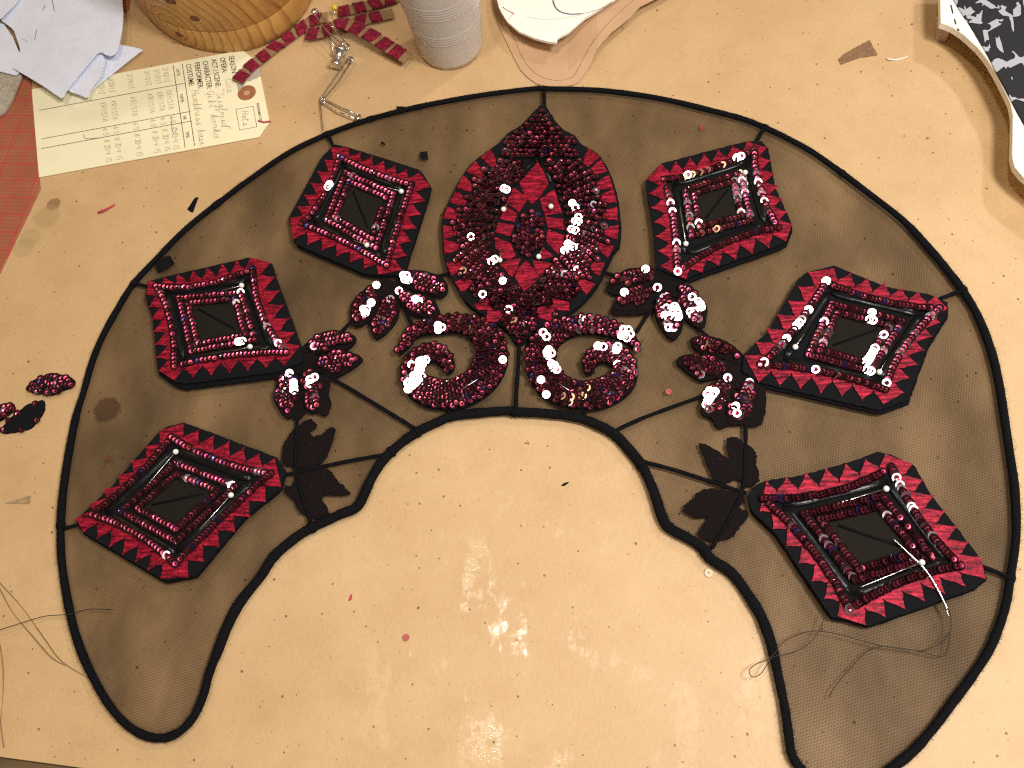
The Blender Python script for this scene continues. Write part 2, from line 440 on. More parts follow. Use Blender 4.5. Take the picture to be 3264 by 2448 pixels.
def lean(dirv, a, jit=.10):
    """unit normal tilted by a towards dirv (horizontal), with hand-sewn irregularity"""
    d = Vector((dirv.x, dirv.y, 0)); d = d.normalized() if d.length else Vector((1, 0, 0))
    nn = Vector((0, 0, 1)) * math.cos(a) + d * math.sin(a)
    nn += Vector((random.gauss(0, jit), random.gauss(0, jit), 0)); return nn.normalized()
def half_to_lamp(pos, k):
    a = (CAMPOS - pos).normalized(); b = (Vector(LAMPS[k][0]) - pos).normalized(); return (a + b).normalized()
GLINTS = []   # (px, py, radius) in photograph pixels
def glint(px, py, r): GLINTS.append((px, py, r))
for q in ((1053, 590, 14), (2358, 510, 14), (2188, 560, 9), (2627, 896, 15), (2547, 1035, 17), (2510, 1085, 13), (2576, 987, 9), (2600, 1178, 11), (2777, 1010, 16), (2893, 1017, 14),
          (2808, 1062, 16), (2828, 1072, 12), (2780, 1092, 13), (2770, 1122, 17), (2800, 1115, 16), (2765, 1150, 12), (2769, 1183, 8), (2206, 815, 9), (765, 1090, 16),
          (1199, 906, 13), (1290, 890, 17), (1318, 910, 13), (1170, 990, 15), (1185, 972, 8), (1333, 960, 12), (970, 1105, 14), (918, 1188, 15), (936, 1225, 16), (942, 1248, 10),
          (975, 1180, 12), (1000, 1200, 14), (990, 1220, 14), (2088, 864, 13), (2056, 865, 8), (2105, 918, 15), (1988, 932, 9), (2115, 1008, 14), (2145, 985, 14), (2155, 1005, 16), (2165, 1020, 12),
          (2235, 965, 11), (2240, 975, 12), (2205, 950, 9), (2320, 1190, 0), (2328, 1200, 15), (2255, 1257, 18), (2275, 1250, 15), (2252, 1273, 10), (2350, 1297, 9), (2350, 1315, 9),
          (1402, 1047, 13), (1350, 1160, 20), (1340, 1185, 12), (1320, 1215, 20), (1305, 1230, 16), (1365, 1275, 9), (1610, 1142, 12), (1745, 1075, 13), (1735, 1065, 9), (1718, 1100, 10),
          (1750, 1125, 14), (1775, 1140, 14), (1765, 1160, 18), (1780, 1175, 16), (1730, 1217, 9), (1742, 1252, 10), (2000, 1060, 24), (1990, 1075, 18), (1915, 1105, 11), (1964, 1112, 11),
          (1610, 605, 13), (1506, 755, 8), (1566, 829, 13), (1830, 656, 12), (1838, 700, 12), (1828, 735, 13), (1812, 790, 20), (1825, 793, 12), (1448, 836, 8), (1600, 897, 10), (1508, 950, 9), (1537, 946, 9), (1625, 990, 10), (1798, 845, 8), (1760, 875, 9)):
    glint(*q)
def sew(parent, px, py, z, dirv, a=.24, jit=.10):
    pos = P(px, py, z); nrm = lean(dirv, a, jit); me = None
    for gx, gy, gr in GLINTS:
        if (px - gx) ** 2 + (py - gy) ** 2 < gr * gr * .72:
            nrm = (half_to_lamp(pos, GK(px)) + Vector((random.gauss(0, .008), random.gauss(0, .008), 0))).normalized(); pos.z += .0007; me = SEQ_FLAT if random.random() < .55 else None; break
    return place_sequin(parent, pos, nrm, random.uniform(0, 6.28), random.uniform(.95, 1.05), me)
def GK(px): return 0
def row(parent, pts, z, step=12.5, a=.32, jit=.07, skip=.02, sg=1):
    """a line of overlapping sequins along photograph pixels pts"""
    q = resample([(p[0], p[1], 0) for p in pts], step)
    for i, p in enumerate(q):
        if random.random() < skip: continue
        t0 = q[max(i - 1, 0)]; t1 = q[min(i + 1, len(q) - 1)]
        d = (P(t1.x, t1.y, z) - P(t0.x, t0.y, z)) * sg
        sew(parent, p.x + random.gauss(0, .8), p.y + random.gauss(0, .8), z + random.uniform(0, .0002), d, a, jit)

# ------------------------------------------------------------------ setting: table and kraft paper
mb = MB()
a, b = P(0, 2413), P(244, 2446); d = (b - a).normalized(); nrm = Vector((-d.y, d.x, 0))
q0, q1 = a - d * 1.2, a + d * 1.6
q2, q3 = q1 + nrm * 1.7, q0 + nrm * 1.7
w = [q0, q1, q2, q3]
if (P(1600, 1200) - a).dot(nrm) < 0: w = [q0, q1, q1 - nrm * 1.7, q0 - nrm * 1.7]
slab(mb, w, -.0016, 0, .0003)
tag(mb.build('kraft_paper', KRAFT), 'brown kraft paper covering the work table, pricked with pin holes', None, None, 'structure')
mb = MB(); slab(mb, [Vector(p) for p in ((-2, -1.5, 0), (2, -1.5, 0), (2, 2.2, 0), (-2, 2.2, 0))], -.04, -.0045, .001)
tag(mb.build('table_surface', TABLE), 'dark table surface showing past the paper edge', None, None, 'structure')

# ------------------------------------------------------------------ the headdress frame
ZF = .0036
RIM = (TA(3, 'A', [(330, 697)]) + TA(2, 'A', [(2212, 697), (1870, 737), (1500, 800), (1190, 866), (880, 950), (600, 1052), (300, 1195)]) +
       TA(1, 'B', [(1960, -70), (1830, 25), (1480, 300), (1250, 530), (1050, 745), (920, 950), (800, 1170), (720, 1370), (655, 1600)]) +
       TA(1, 'C', [(600, 300), (540, 600), (492, 930), (475, 1220)]) + TA(1, 'D', [(488, 80), (540, 400), (600, 640), (690, 870), (830, 1130), (960, 1290), (1100, 1390), (1250, 1425), (1390, 1385), (1510, 1270), (1590, 1100), (1640, 920), (1700, 760), (1790, 530), (1890, 350), (2050, 150)]) +
       TA(2, 'C', [(180, 1410), (340, 1272), (480, 1182), (700, 1080), (830, 1025), (885, 930), (930, 830), (1010, 690), (1100, 590), (1220, 490), (1330, 420), (1480, 350), (1570, 312), (1750, 288), (2000, 270)]) +
       TA(3, 'C', [(120, 278), (350, 290), (600, 325), (760, 385), (880, 450), (990, 565), (1090, 690), (1160, 830), (1210, 960), (1250, 1090), (1310, 1185), (1450, 1262), (1570, 1340)]) +
       TA(3, 'D', [(1640, 25), (1800, 130), (1920, 290), (2030, 470), (2110, 690)]) + TA(4, 'D', [(285, 930), (340, 1200), (368, 1400), (392, 1550)]) +
       [(2545, 2440), (2600, 2492), (2690, 2522), (2780, 2495)] + TA(4, 'D', [(1190, 1650), (1350, 1520), (1500, 1350), (1650, 1150), (1800, 950), (1930, 750), (2010, 570), (2070, 380), (2105, 170)]) +
       TA(4, 'C', [(2150, 1250), (2140, 900), (2100, 600), (2055, 300)]) + TA(4, 'B', [(2020, 1550), (1960, 1290), (1850, 1000), (1730, 800), (1610, 640), (1450, 450), (1250, 240)]) +
       TA(4, 'A', [(950, 1480), (750, 1330), (550, 1190), (350, 1080), (180, 1000)]) + TA(3, 'A', [(1880, 930), (1600, 857), (1300, 785), (1000, 735), (700, 705)]))
rim_px = cr(RIM, 5, True)
frame = thing('headdress_frame', 'large black crescent wire frame covered with sheer black netting on kraft paper', 'headdress frame', P(1650, 1310, 0))
rp = [P(p[0], p[1], ZF) for p in rim_px]
rad = []
for p in rim_px:
    inner = (800 < p[0] < 2560 and p[1] > 1300) or (p[0] >= 560 and p[1] > 1700 and p[0] < 2560)
    base = .0026 if inner and p[1] < 2100 else .0021
    if p[1] < 700: base = .0017
    elif not inner and p[0] < 700 and p[1] < 1300: base = .0018
    rad.append(base * random.uniform(.92, 1.10))
rad = [(rad[i - 2] + rad[i - 1] + rad[i] + rad[(i + 1) % len(rad)]) / 4 * random.uniform(.96, 1.05) for i in range(len(rad))]
mb = MB(); tube(mb, rp, rad, 10, True); mb.build('rim', CORD, frame, True)
STRUTS = [[(1734, 285), (1735, 345)], [(1046, 430), (1064, 470)], [(2434, 411), (2410, 455)], [(428, 903), (480, 915)], [(3066, 925), (2995, 953)], [(200, 1685), (262, 1670)], [(3120, 1802), (3214, 1838)],
          [(1655, 1095), (1651, 1180), (1646, 1250), (1644, 1308)], [(1030, 1190), (1130, 1248), (1330, 1370)], [(1246, 1446), (1120, 1468), (960, 1502), (905, 1515)],
          [(950, 1290), (943, 1440), (948, 1525), (995, 1680)], [(1950, 1378), (2060, 1328), (2260, 1255)], [(2050, 1472), (2150, 1498), (2290, 1543), (2378, 1572)], [(2377, 1340), (2374, 1480), (2357, 1587), (2268, 1748)],
          [(1426, 1290), (1438, 1325)], [(1870, 1295), (1860, 1328)], [(1290, 985), (1300, 1005), (1318, 1045)], [(1385, 882), (1440, 871)], [(1130, 1015), (1085, 1062)], [(2088, 975), (2060, 1010), (2028, 1060)],
          [(2215, 1038), (2262, 1078)], [(1918, 866), (1965, 880)], [(2250, 560), (2330, 640)], [(2650, 1170), (2760, 1085)]]
for s in STRUTS[:22]:
    mb = MB(); path = resample([P(x, y, ZF + .0006) for x, y in (cr(s, 8) if len(s) > 2 else s)], .003); path.append(P(*s[-1], ZF + .0006))
    tube(mb, path, [.0011 * random.uniform(.9, 1.12) for _ in path], 8); mb.build('strut', CORD, frame, True)
    # joints are bound over with thread
mb = MB(); wn = rp if area2(rp) > 0 else rp[::-1]
cv, _, cf, _, _, _ = delaunay_2d_cdt([p.to_2d() for p in wn], [], [list(range(len(wn)))], 1, 1e-6)
mb.add([(v.x, v.y, ZF) for v in cv], [tuple(f) for f in cf])
mb.build('netting', NET, frame)
mb = MB()
for i in range(len(rp)):
    for _ in range(14):
        j = (i + 1) % len(rp); c = rp[i].lerp(rp[j], random.random()); t = (rp[j] - rp[i]).normalized(); s = Vector((-t.y, t.x, 0)) * random.choice((-1, 1))
        c = c + s * rad[i] * .92 + Vector((0, 0, random.uniform(-.0005, .0012)))
        e = c + s * random.uniform(.0005, .0019) + t * random.gauss(0, .0009) + Vector((0, 0, random.uniform(0, .0006)))
        mb.add([c - t * .00007, c + t * .00007, e], [(0, 1, 2)])
o = mb.build('loose_fibres', CORD, frame); o['kind'] = 'stuff'
# bound joints
for x, y in ((1734, 287), (1046, 430), (2434, 411), (428, 903), (3066, 925), (200, 1685), (3214, 1838), (1644, 1308), (1330, 1370), (1246, 1446), (995, 1680), (1955, 1378), (2050, 1472), (2268, 1748), (2690, 555), (700, 640), (1180, 378)):
    i = min(range(len(rim_px)), key=lambda k: (rim_px[k][0] - x) ** 2 + (rim_px[k][1] - y) ** 2)
    mb = MB(); L = len(rp); path = [rp[(i + k) % L] for k in (-1, 0, 1)]
    path = [path[1].lerp(path[0], .6), path[1], path[1].lerp(path[2], .6)]
    tube(mb, path, [rad[i] * 1.05, rad[i] * 1.28, rad[i] * 1.05], 10); mb.build('binding', CORD, frame, True)

# ------------------------------------------------------------------ diamond appliques
ZB = .0046
def ragged(w, step=.0015, j=.00012, closed=True):
    q = resample(w, step, closed); return [p + Vector((random.gauss(0, j), random.gauss(0, j), 0)) for p in q]
def diamond(name_label, tl, seq, mids, loopA, tips, nt, back, bscale, lower, wind, sgn=(1, 1, -1, -1), tilt=.30, cre=0):
    S = lambda pts: T(*tl, pts)
    seq, mids, loopA, tips, back = S(seq), S(mids), S(loopA), S(tips), S(back)
    cx = sum(p[0] for p in seq) / 4; cy = sum(p[1] for p in seq) / 4
    th = thing('diamond_applique', name_label, 'applique', P(cx, cy, ZF), 'diamond appliques pinned on the netting')
    zt = ZB + .0026
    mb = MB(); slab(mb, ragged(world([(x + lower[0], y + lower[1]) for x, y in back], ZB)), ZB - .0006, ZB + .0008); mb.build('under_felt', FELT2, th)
    mb = MB(); slab(mb, ragged(world(back, zt)), ZB + .0009, zt); mb.build('felt_backing', FELT, th)
    # embroidered band with a row of teeth
    sides = []
    for i in range(4):
        a, m, b = seq[i], mids[i], seq[(i + 1) % 4]
        sides.append([tuple((1 - t) ** 2 * a[k] + 2 * t * (1 - t) * (2 * m[k] - (a[k] + b[k]) / 2) + t * t * b[k] for k in (0, 1)) for t in [j / 24 for j in range(25)]])
    mb = MB(); ze = zt + .0007
    for i in range(4):
        a, b = tips[2 * i], tips[2 * i + 1]; n = nt[i]; inn = []; out = []; K = 8
        for k in range(n * K + 1):
            t = k / (n * K); fr = t * n % 1; tri = abs(fr - .5) * 2      # 1 at tips, 0 in the valleys
            s = sides[i][min(24, int(round(t * 24)))]
            s = (s[0] + (cx - s[0]) * .02, s[1] + (cy - s[1]) * .02)
            tip = (a[0] + (b[0] - a[0]) * t, a[1] + (b[1] - a[1]) * t)
            wv = .28 + .72 * tri + random.uniform(-.025, .025)
            inn.append(s); out.append((s[0] + (tip[0] - s[0]) * wv, s[1] + (tip[1] - s[1]) * wv))
        wi, wo = world(inn, ze), world(out, ze); wz = world(out, zt - .0001); L = len(wi)
        mb.add(wi + wo + wz, [(k, k + 1, L + k + 1, L + k) for k in range(L - 1)] + [(L + k, L + k + 1, 2 * L + k + 1, 2 * L + k) for k in range(L - 1)])
        c = seq[(i + 1) % 4]; c = (c[0] + (cx - c[0]) * .02, c[1] + (cy - c[1]) * .02); nx = tips[(2 * i + 2) % 8]
        wc = world([c, b, nx], ze); wl = world([b, nx], zt - .0001)
        mb.add(wc + wl, [(0, 1, 2), (1, 3, 4, 2)])
    mb.build('embroidered_border', RED, th)
    # glossy vinyl strips round a window of netting
    def sc_(p, f): return (cx + (p[0] - cx) * f, cy + (p[1] - cy) * f)
    lcx = sum(p[0] for p in loopA) / 4; lcy = sum(p[1] for p in loopA) / 4
    band = [((s[0] * .52 + l[0] * .48), (s[1] * .52 + l[1] * .48)) for s, l in zip(seq, loopA)]
    win = [(lcx + (p[0] - lcx) * wind * .92, lcy + (p[1] - lcy) * wind * .92) for p in loopA]
    mb = MB(); slab(mb, world(win, zt + .0003), zt + .0001, zt + .0004, .0001); mb.build('net_window', WINDOW, th)
    for i in range(4):
        a, b = band[i], band[(i + 1) % 4]; mb = MB()
        path = [P(a[0] + (b[0] - a[0]) * t + random.gauss(0, .5), a[1] + (b[1] - a[1]) * t + random.gauss(0, .5), zt + .0002 + .0003 * math.sin(t * 9 + i)) for t in [k / 9 for k in range(10)]]
        tube(mb, path, [.0008] + [.0026] * (len(path) - 2) + [.0008], 14, flat=.42); mb.build('vinyl_strip', VINYL, th, True)
    mb = MB(); c0_, c1_ = win[cre], win[cre + 2]; tube(mb, [P(c0_[0] * .85 + c1_[0] * .15, c0_[1] * .85 + c1_[1] * .15, zt + .0005), P(*[(c0_[k] + c1_[k]) / 2 for k in (0, 1)], zt + .0007), P(c1_[0] * .85 + c0_[0] * .15, c1_[1] * .85 + c0_[1] * .15, zt + .0005)], .0007, 6, flat=.5); mb.build('crease', FELT2, th, True)
    zs = ze + .0009
    for i in range(4): row(th, sides[i][:-1], zs, 12.8, sg=sgn[i], a=tilt)
    for f, off in ((1.0, 0), (wind, 1)):
        c = [(lcx + (p[0] - lcx) * f, lcy + (p[1] - lcy) * f) for p in loopA]
        for i in range(4): row(th, [c[i], c[(i + 1) % 4]], zt + .0015, 12.8, sg=sgn[i], a=tilt)
    return th
D = {}
D[1] = diamond('diamond applique with a frayed corner, below the safety pins', (880, 430, .27125), [(740, 250), (1595, 580), (1300, 1530), (305, 1040)], [(1180, 455), (1450, 1000), (840, 1270), (580, 680)],
        [(815, 440), (1380, 690), (1175, 1330), (590, 995)], [(860, 150), (1680, 445), (1815, 610), (1490, 1590), (1195, 1640), (200, 1230), (165, 975), (640, 150)], (6, 6, 6, 6),
        [(690, 105), (860, 145), (1690, 405), (1820, 600), (1790, 720), (1500, 1640), (1200, 1650), (1040, 1630), (240, 1290), (205, 1230), (148, 970), (530, 262), (600, 190)], 1, (3, 9), .76)
D[2] = diamond('diamond applique beside the loose black square at the rim', (440, 800, .27125), [(215, 410), (1345, 205), (1740, 1190), (425, 1355)], [(770, 395), (1460, 760), (1080, 1225), (385, 830)],
        [(480, 550), (1205, 480), (1370, 1040), (630, 1175)], [(125, 350), (1330, 78), (1560, 140), (1905, 1110), (1720, 1350), (430, 1525), (240, 1400), (98, 520)], (7, 6, 6, 6),
        [(108, 355), (320, 298), (1290, 76), (1420, 98), (1570, 145), (1625, 320), (1905, 1080), (1940, 1300), (1700, 1395), (1640, 1420), (550, 1560), (440, 1540), (228, 1395), (168, 760), (88, 540)], 1, (6, 19), .76)
D[3] = diamond('dullest diamond applique, nearest the loose sequined petals', (200, 1320, 760 / 2212), [(1005, 215), (1925, 550), (1040, 1385), (265, 925)], [(1440, 430), (1470, 960), (690, 1110), (640, 620)],
        [(1050, 450), (1600, 670), (1050, 1180), (540, 900)], [(1130, 82), (1965, 408), (2030, 680), (1172, 1515), (900, 1525), (195, 1095), (118, 970), (890, 158)], (6, 6, 6, 6),
        [(1130, 76), (1980, 398), (2065, 520), (2020, 690), (1690, 950), (1240, 1490), (960, 1550), (900, 1525), (195, 1105), (115, 985), (440, 680), (870, 185), (960, 115)], 1, (5, 8), .70, (1, 1, -1, -1), .16, 1)
D[4] = diamond('diamond applique with the blue glinting sequin row, under the brown net scrap', (2000, 430, .27125), [(430, 515), (1495, 175), (1775, 1085), (590, 1600)], [(900, 425), (1560, 640), (1190, 1250), (545, 1000)],
        [(680, 640), (1330, 440), (1455, 1000), (760, 1180)], [(400, 345), (1400, 78), (1640, 150), (1932, 1050), (1860, 1255), (690, 1700), (375, 1530), (225, 520)], (6, 6, 6, 6),
        [(350, 385), (410, 328), (1250, 108), (1400, 72), (1580, 68), (1655, 160), (1735, 600), (1935, 1050), (1870, 1245), (1800, 1290), (800, 1640), (680, 1705), (330, 1560), (300, 1100), (240, 750), (212, 540)], 1, (2, 16), .72, (-1, 1, 1, -1), .40, 1)
D[5] = diamond('diamond applique with the brightest white glints in its inner sequins', (2340, 820, 720 / 2212), [(900, 240), (2010, 500), (1475, 1290), (265, 1050)], [(1430, 420), (1665, 880), (860, 1115), (600, 690)],
        [(960, 450), (1650, 620), (1335, 1115), (730, 950)], [(980, 105), (1965, 380), (2090, 500), (1660, 1325), (1460, 1440), (240, 1225), (100, 960), (730, 150)], (6, 6, 6, 6),
        [(980, 78), (1500, 290), (1900, 358), (2095, 440), (2085, 560), (1900, 850), (1700, 1400), (1440, 1490), (1380, 1490), (300, 1240), (235, 1222), (75, 1110), (95, 950), (340, 720), (620, 225), (700, 148)], 1, (1, 15), .74, (-1, 1, 1, -1), .30, 1)
D[6] = diamond('diamond applique with a threaded curved needle lying across it', (2380, 1410, 800 / 2212), [(150, 490), (1280, 215), (1890, 1085), (910, 1465)], [(740, 440), (1530, 680), (1390, 1215), (590, 955)],
        [(510, 630), (1200, 470), (1640, 1010), (960, 1215)], [(175, 340), (1220, 103), (1470, 190), (2062, 1010), (2105, 1200), (1050, 1612), (800, 1530), (115, 610)], (6, 6, 6, 6),
        [(40, 420), (95, 370), (160, 335), (480, 290), (980, 150), (1150, 80), (1260, 102), (1480, 198), (1620, 450), (2040, 990), (2120, 1190), (2000, 1290), (1450, 1490), (1070, 1620), (900, 1570), (740, 1540), (690, 1460), (250, 800), (40, 600), (8, 470)], 1, (-1, 7), .75, (1, 1, -1, -1), .42)

# ------------------------------------------------------------------ sequined leaves
def fill(parent, poly, z, ang, step=(12.6, 13.4), margin=5, a=.25, jit=.13, drop=.05, sgn=1):
    c, s = math.cos(ang), math.sin(ang)
    xs = [p[0] * c + p[1] * s for p in poly]; ys = [-p[0] * s + p[1] * c for p in poly]
    d = (P(poly[0][0] + c * 40, poly[0][1] + s * 40, z) - P(poly[0][0], poly[0][1], z)) * sgn
    y = min(ys); k = 0; cnt = 0
    while y <= max(ys):
        x = min(xs) + (step[0] / 2 if k % 2 else 0)
        while x <= max(xs):
            q = (x + random.gauss(0, 1.3), y + random.gauss(0, 1.3)); p = (q[0] * c - q[1] * s, q[0] * s + q[1] * c)
            if inside(p, poly) and edge_dist(p, poly) > margin and random.random() > drop:
                sew(parent, p[0], p[1], z + random.uniform(0, .0005), d, a, jit); cnt += 1
            x += step[0]
        y += step[1]; k += 1
    return cnt
def leaf(label, tl, lobes, backs, shift):
    S = lambda pts: T(*tl, pts)
    allp = [p for l in lobes for p in S(l)]; cx = sum(p[0] for p in allp) / len(allp); cy = sum(p[1] for p in allp) / len(allp)
    th = thing('leaf_applique', label, 'applique', P(cx, cy, ZF), 'four lobed sequined leaf appliques')
    for k, l in enumerate(lobes):
        po = S(l); out = cr(po, 4, True)
        mb = MB(); slab(mb, ragged(inset(world([(x + shift[0], y + shift[1]) for x, y in out], ZB), -.0008) if area2(world(out, 0)) > 0 else inset(world([(x + shift[0], y + shift[1]) for x, y in out][::-1], ZB), -.0008)), ZB - .0004, ZB + .0012)
        mb.build('lobe_backing', LEAFB, th)
        # long axis
        mx = sum(p[0] for p in po) / len(po); my = sum(p[1] for p in po) / len(po)
        sxx = sum((p[0] - mx) ** 2 for p in po); syy = sum((p[1] - my) ** 2 for p in po); sxy = sum((p[0] - mx) * (p[1] - my) for p in po)
        ang = .5 * math.atan2(2 * sxy, sxx - syy)
        if (mx - cx) * math.cos(ang) + (my - cy) * math.sin(ang) < 0: ang += PI
        fill(th, po, ZB + .0022, ang, margin=7)
    for bpts in backs:
        mb = MB(); slab(mb, ragged(world(cr(S(bpts), 3, True), ZB)), ZB - .0006, ZB + .0006); mb.build('leaf_backing', LEAFB, th)
    return th
kL = 400 / 2212
leaf('sequined leaf between the frayed diamond and a scroll', (1080, 830, kL),
     [[(590, 420), (700, 380), (720, 520), (700, 680), (620, 820), (540, 960), (420, 1090), (260, 1120), (215, 1000), (220, 800), (300, 650), (400, 560), (500, 450)],
      [(880, 560), (1000, 600), (1040, 750), (1030, 900), (980, 1050), (860, 1200), (700, 1330), (620, 1320), (570, 1150), (560, 1000), (640, 850), (720, 700)],
      [(990, 480), (1130, 480), (1300, 560), (1520, 610), (1650, 680), (1750, 920), (1600, 960), (1300, 930), (1180, 830), (1060, 680)],
      [(1060, 290), (1180, 180), (1450, 180), (1680, 240), (1840, 340), (1890, 470), (1840, 590), (1680, 600), (1520, 570), (1380, 530), (1230, 450), (1150, 400)]],
     [[(700, 380), (1000, 360), (1150, 420), (1060, 700), (900, 700), (740, 620)]], (3, 6))
leaf('sequined leaf at the tip of the diamond beside the black square', (840, 1030, kL),
     [[(660, 440), (820, 290), (1000, 160), (1270, 110), (1560, 200), (1590, 270), (1480, 400), (1280, 440), (1050, 500), (850, 470)],
      [(880, 640), (1050, 520), (1250, 450), (1500, 490), (1700, 590), (1680, 650), (1500, 780), (1250, 900), (1100, 860), (900, 760)],
      [(700, 760), (850, 760), (960, 900), (1050, 1030), (1020, 1350), (960, 1480), (850, 1530), (760, 1480), (680, 1280), (640, 1000)],
      [(330, 830), (480, 810), (600, 980), (620, 1150), (620, 1350), (560, 1480), (440, 1620), (330, 1560), (220, 1380), (190, 1280), (240, 1050), (280, 880)]],
     [[(650, 480), (900, 480), (900, 800), (640, 900), (420, 820), (500, 720)], [(1000, 900), (1170, 950), (1150, 1250), (1190, 1420), (1120, 1640), (1000, 1600), (900, 1530), (960, 1300)], [(600, 1300), (760, 1450), (690, 1659), (560, 1700), (500, 1560)]], (4, 8))
leaf('sequined leaf under the diamond with the blue sequin row', (1900, 820, kL),
     [[(1100, 180), (900, 150), (700, 140), (520, 170), (350, 290), (240, 390), (260, 480), (450, 500), (700, 480), (900, 420), (1050, 330)],
      [(1180, 480), (1050, 470), (850, 490), (550, 530), (440, 600), (350, 720), (300, 820), (450, 860), (650, 840), (800, 850), (900, 740), (1050, 640), (1200, 600)],
      [(1190, 600), (1280, 620), (1400, 800), (1500, 960), (1500, 1100), (1440, 1270), (1340, 1370), (1220, 1270), (1100, 1080), (1040, 930), (1060, 780), (1120, 660)],
      [(1450, 440), (1620, 440), (1800, 640), (1910, 800), (1900, 1000), (1870, 1150), (1750, 1150), (1600, 1030), (1520, 940), (1450, 800), (1440, 600)]],
     [[(1080, 200), (1250, 330), (1500, 400), (1450, 700), (1250, 640), (1100, 480)], [(230, 500), (190, 600), (420, 680), (520, 540)], [(330, 860), (275, 1000), (450, 1020), (800, 1010), (1010, 880), (860, 800)]], (3, 14))
leaf('sequined leaf at the tip of the brightest glinting diamond', (2130, 1050, kL),
     [[(400, 150), (560, 100), (800, 120), (980, 180), (1180, 320), (1280, 430), (1250, 550), (1100, 500), (900, 440), (700, 420), (500, 310)],
      [(150, 510), (300, 430), (560, 420), (800, 470), (1000, 560), (1060, 700), (980, 780), (800, 800), (560, 850), (380, 720), (220, 600)],
      [(950, 830), (1110, 790), (1130, 980), (1080, 1150), (1040, 1290), (900, 1430), (700, 1490), (580, 1400), (620, 1250), (620, 1080), (760, 960), (880, 870)],
      [(1380, 880), (1530, 900), (1570, 970), (1530, 1200), (1500, 1400), (1400, 1540), (1250, 1620), (1080, 1610), (1040, 1530), (1060, 1350), (1120, 1180), (1250, 1040)]],
     [[(1000, 540), (1300, 520), (1340, 700), (1450, 880), (1250, 1050), (1100, 1000), (1000, 800)], [(1540, 960), (1700, 1000), (1725, 1300), (1690, 1560), (1600, 1700), (1350, 1690), (1500, 1400)], [(760, 1480), (1060, 1380), (1100, 1660), (900, 1760), (800, 1640)]], (2, 9))
def plain_leaf(label, col_, polys):
    th = thing('cloth_leaf', label, 'applique', P(*TA(col_, 'C', [polys[0][0]])[0], ZF), 'bare black cloth leaves')
    for po in polys:
        w = ragged(world(cr(TA(col_, 'C', po), 4, True), ZF + .0004), .0011, .00026); mb = MB(); slab(mb, w, ZF + .0001, ZF + .0007, .0002); mb.build('leaf_lobe', LEAFB, th)
plain_leaf('bare black cloth leaf between the dullest diamond and the inner rim', 2,
     [[(240, 640), (250, 560), (290, 470), (350, 400), (440, 340), (500, 350), (510, 400), (470, 440), (490, 470), (560, 450), (610, 405), (660, 410), (640, 510), (590, 640), (540, 690), (420, 720), (300, 700), (250, 690)],
      [(380, 740), (600, 730), (680, 820), (780, 915), (700, 935), (560, 940), (610, 1060), (590, 1100), (480, 1110), (380, 1060), (340, 980), (270, 910), (270, 840), (320, 860)]])
plain_leaf('bare black cloth leaf beside the diamond under the needle', 3,
     [[(1545, 520), (1660, 570), (1780, 640), (1760, 560), (1770, 480), (1850, 480), (1900, 520), (1950, 550), (1990, 600), (2000, 700), (2015, 800), (1970, 860), (1890, 850), (1840, 800), (1760, 840), (1660, 800), (1610, 700), (1570, 600)],
      [(1590, 880), (1740, 890), (1870, 900), (1900, 960), (1860, 1030), (1930, 1060), (1920, 1110), (1850, 1200), (1790, 1270), (1640, 1290), (1540, 1250), (1560, 1180), (1620, 1100), (1530, 1110), (1440, 1070), (1415, 1040), (1480, 970)]])

# ------------------------------------------------------------------ sequined scrolls
def scroll(label, cl):
    q = cr(T(1220, 960, 840 / 2212, [(x, y, w * .38) for x, y, w in cl]), 8)
    mid = q[len(q) // 2]
    th = thing('scroll_applique', label, 'applique', P(mid[0], mid[1], ZF), 'sequined scrolls below the medallion')
    def outline(grow, dx, dy):
        L, Rr = [], []
        for i, p in enumerate(q):
            a, b = q[max(i - 1, 0)], q[min(i + 1, len(q) - 1)]; tx, ty = b[0] - a[0], b[1] - a[1]; l = math.hypot(tx, ty) or 1
            nx, ny = -ty / l, tx / l; w = p[2] + grow
            L.append((p[0] + nx * w + dx, p[1] + ny * w + dy)); Rr.append((p[0] - nx * w + dx, p[1] - ny * w + dy))
        return L, Rr
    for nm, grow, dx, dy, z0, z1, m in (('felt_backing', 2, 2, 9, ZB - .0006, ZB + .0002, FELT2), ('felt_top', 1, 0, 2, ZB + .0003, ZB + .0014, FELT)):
        L, Rr = outline(grow, dx, dy); wl, wr = world(L, z1), world(Rr, z1); dl, dr = world(L, z0), world(Rr, z0); n = len(wl); mb = MB()
        fs = []
        for i in range(n - 1): fs += [(i, i + 1, n + i + 1, n + i), (i, 2 * n + i, 2 * n + i + 1, i + 1), (n + i, n + i + 1, 3 * n + i + 1, 3 * n + i)]
        fs += [(0, n, 3 * n, 2 * n), (n - 1, 3 * n - 1, 4 * n - 1, 2 * n - 1)]
        mb.add(wl + wr + dl + dr, fs); mb.build(nm, m, th)
    s = resample([(p[0], p[1], 0) for p in q], 12.2); cnt = 0
    for i, p in enumerate(s):
        k = min(range(len(q)), key=lambda j: (q[j][0] - p.x) ** 2 + (q[j][1] - p.y) ** 2 + abs(j / len(q) - i / len(s)) * 4e4)
        w = max(2, q[k][2] - 8); a, b = s[max(i - 1, 0)], s[min(i + 1, len(s) - 1)]; t = (b - a).normalized(); nx, ny = -t.y, t.x
        m = max(1, int(2 * w / 13.2) + 1); dv = P(b.x, b.y, ZB) - P(a.x, a.y, ZB)
        for j in range(m):
            off = (0 if m == 1 else -w + 2 * w * j / (m - 1)) + (3.5 if i % 2 else -3.5)
            if random.random() < .03: continue
            sew(th, p.x + nx * off + random.gauss(0, 1), p.y + ny * off + random.gauss(0, 1), ZB + .0024 + random.uniform(0, .0003), -dv, .24, .09); cnt += 1
    return th
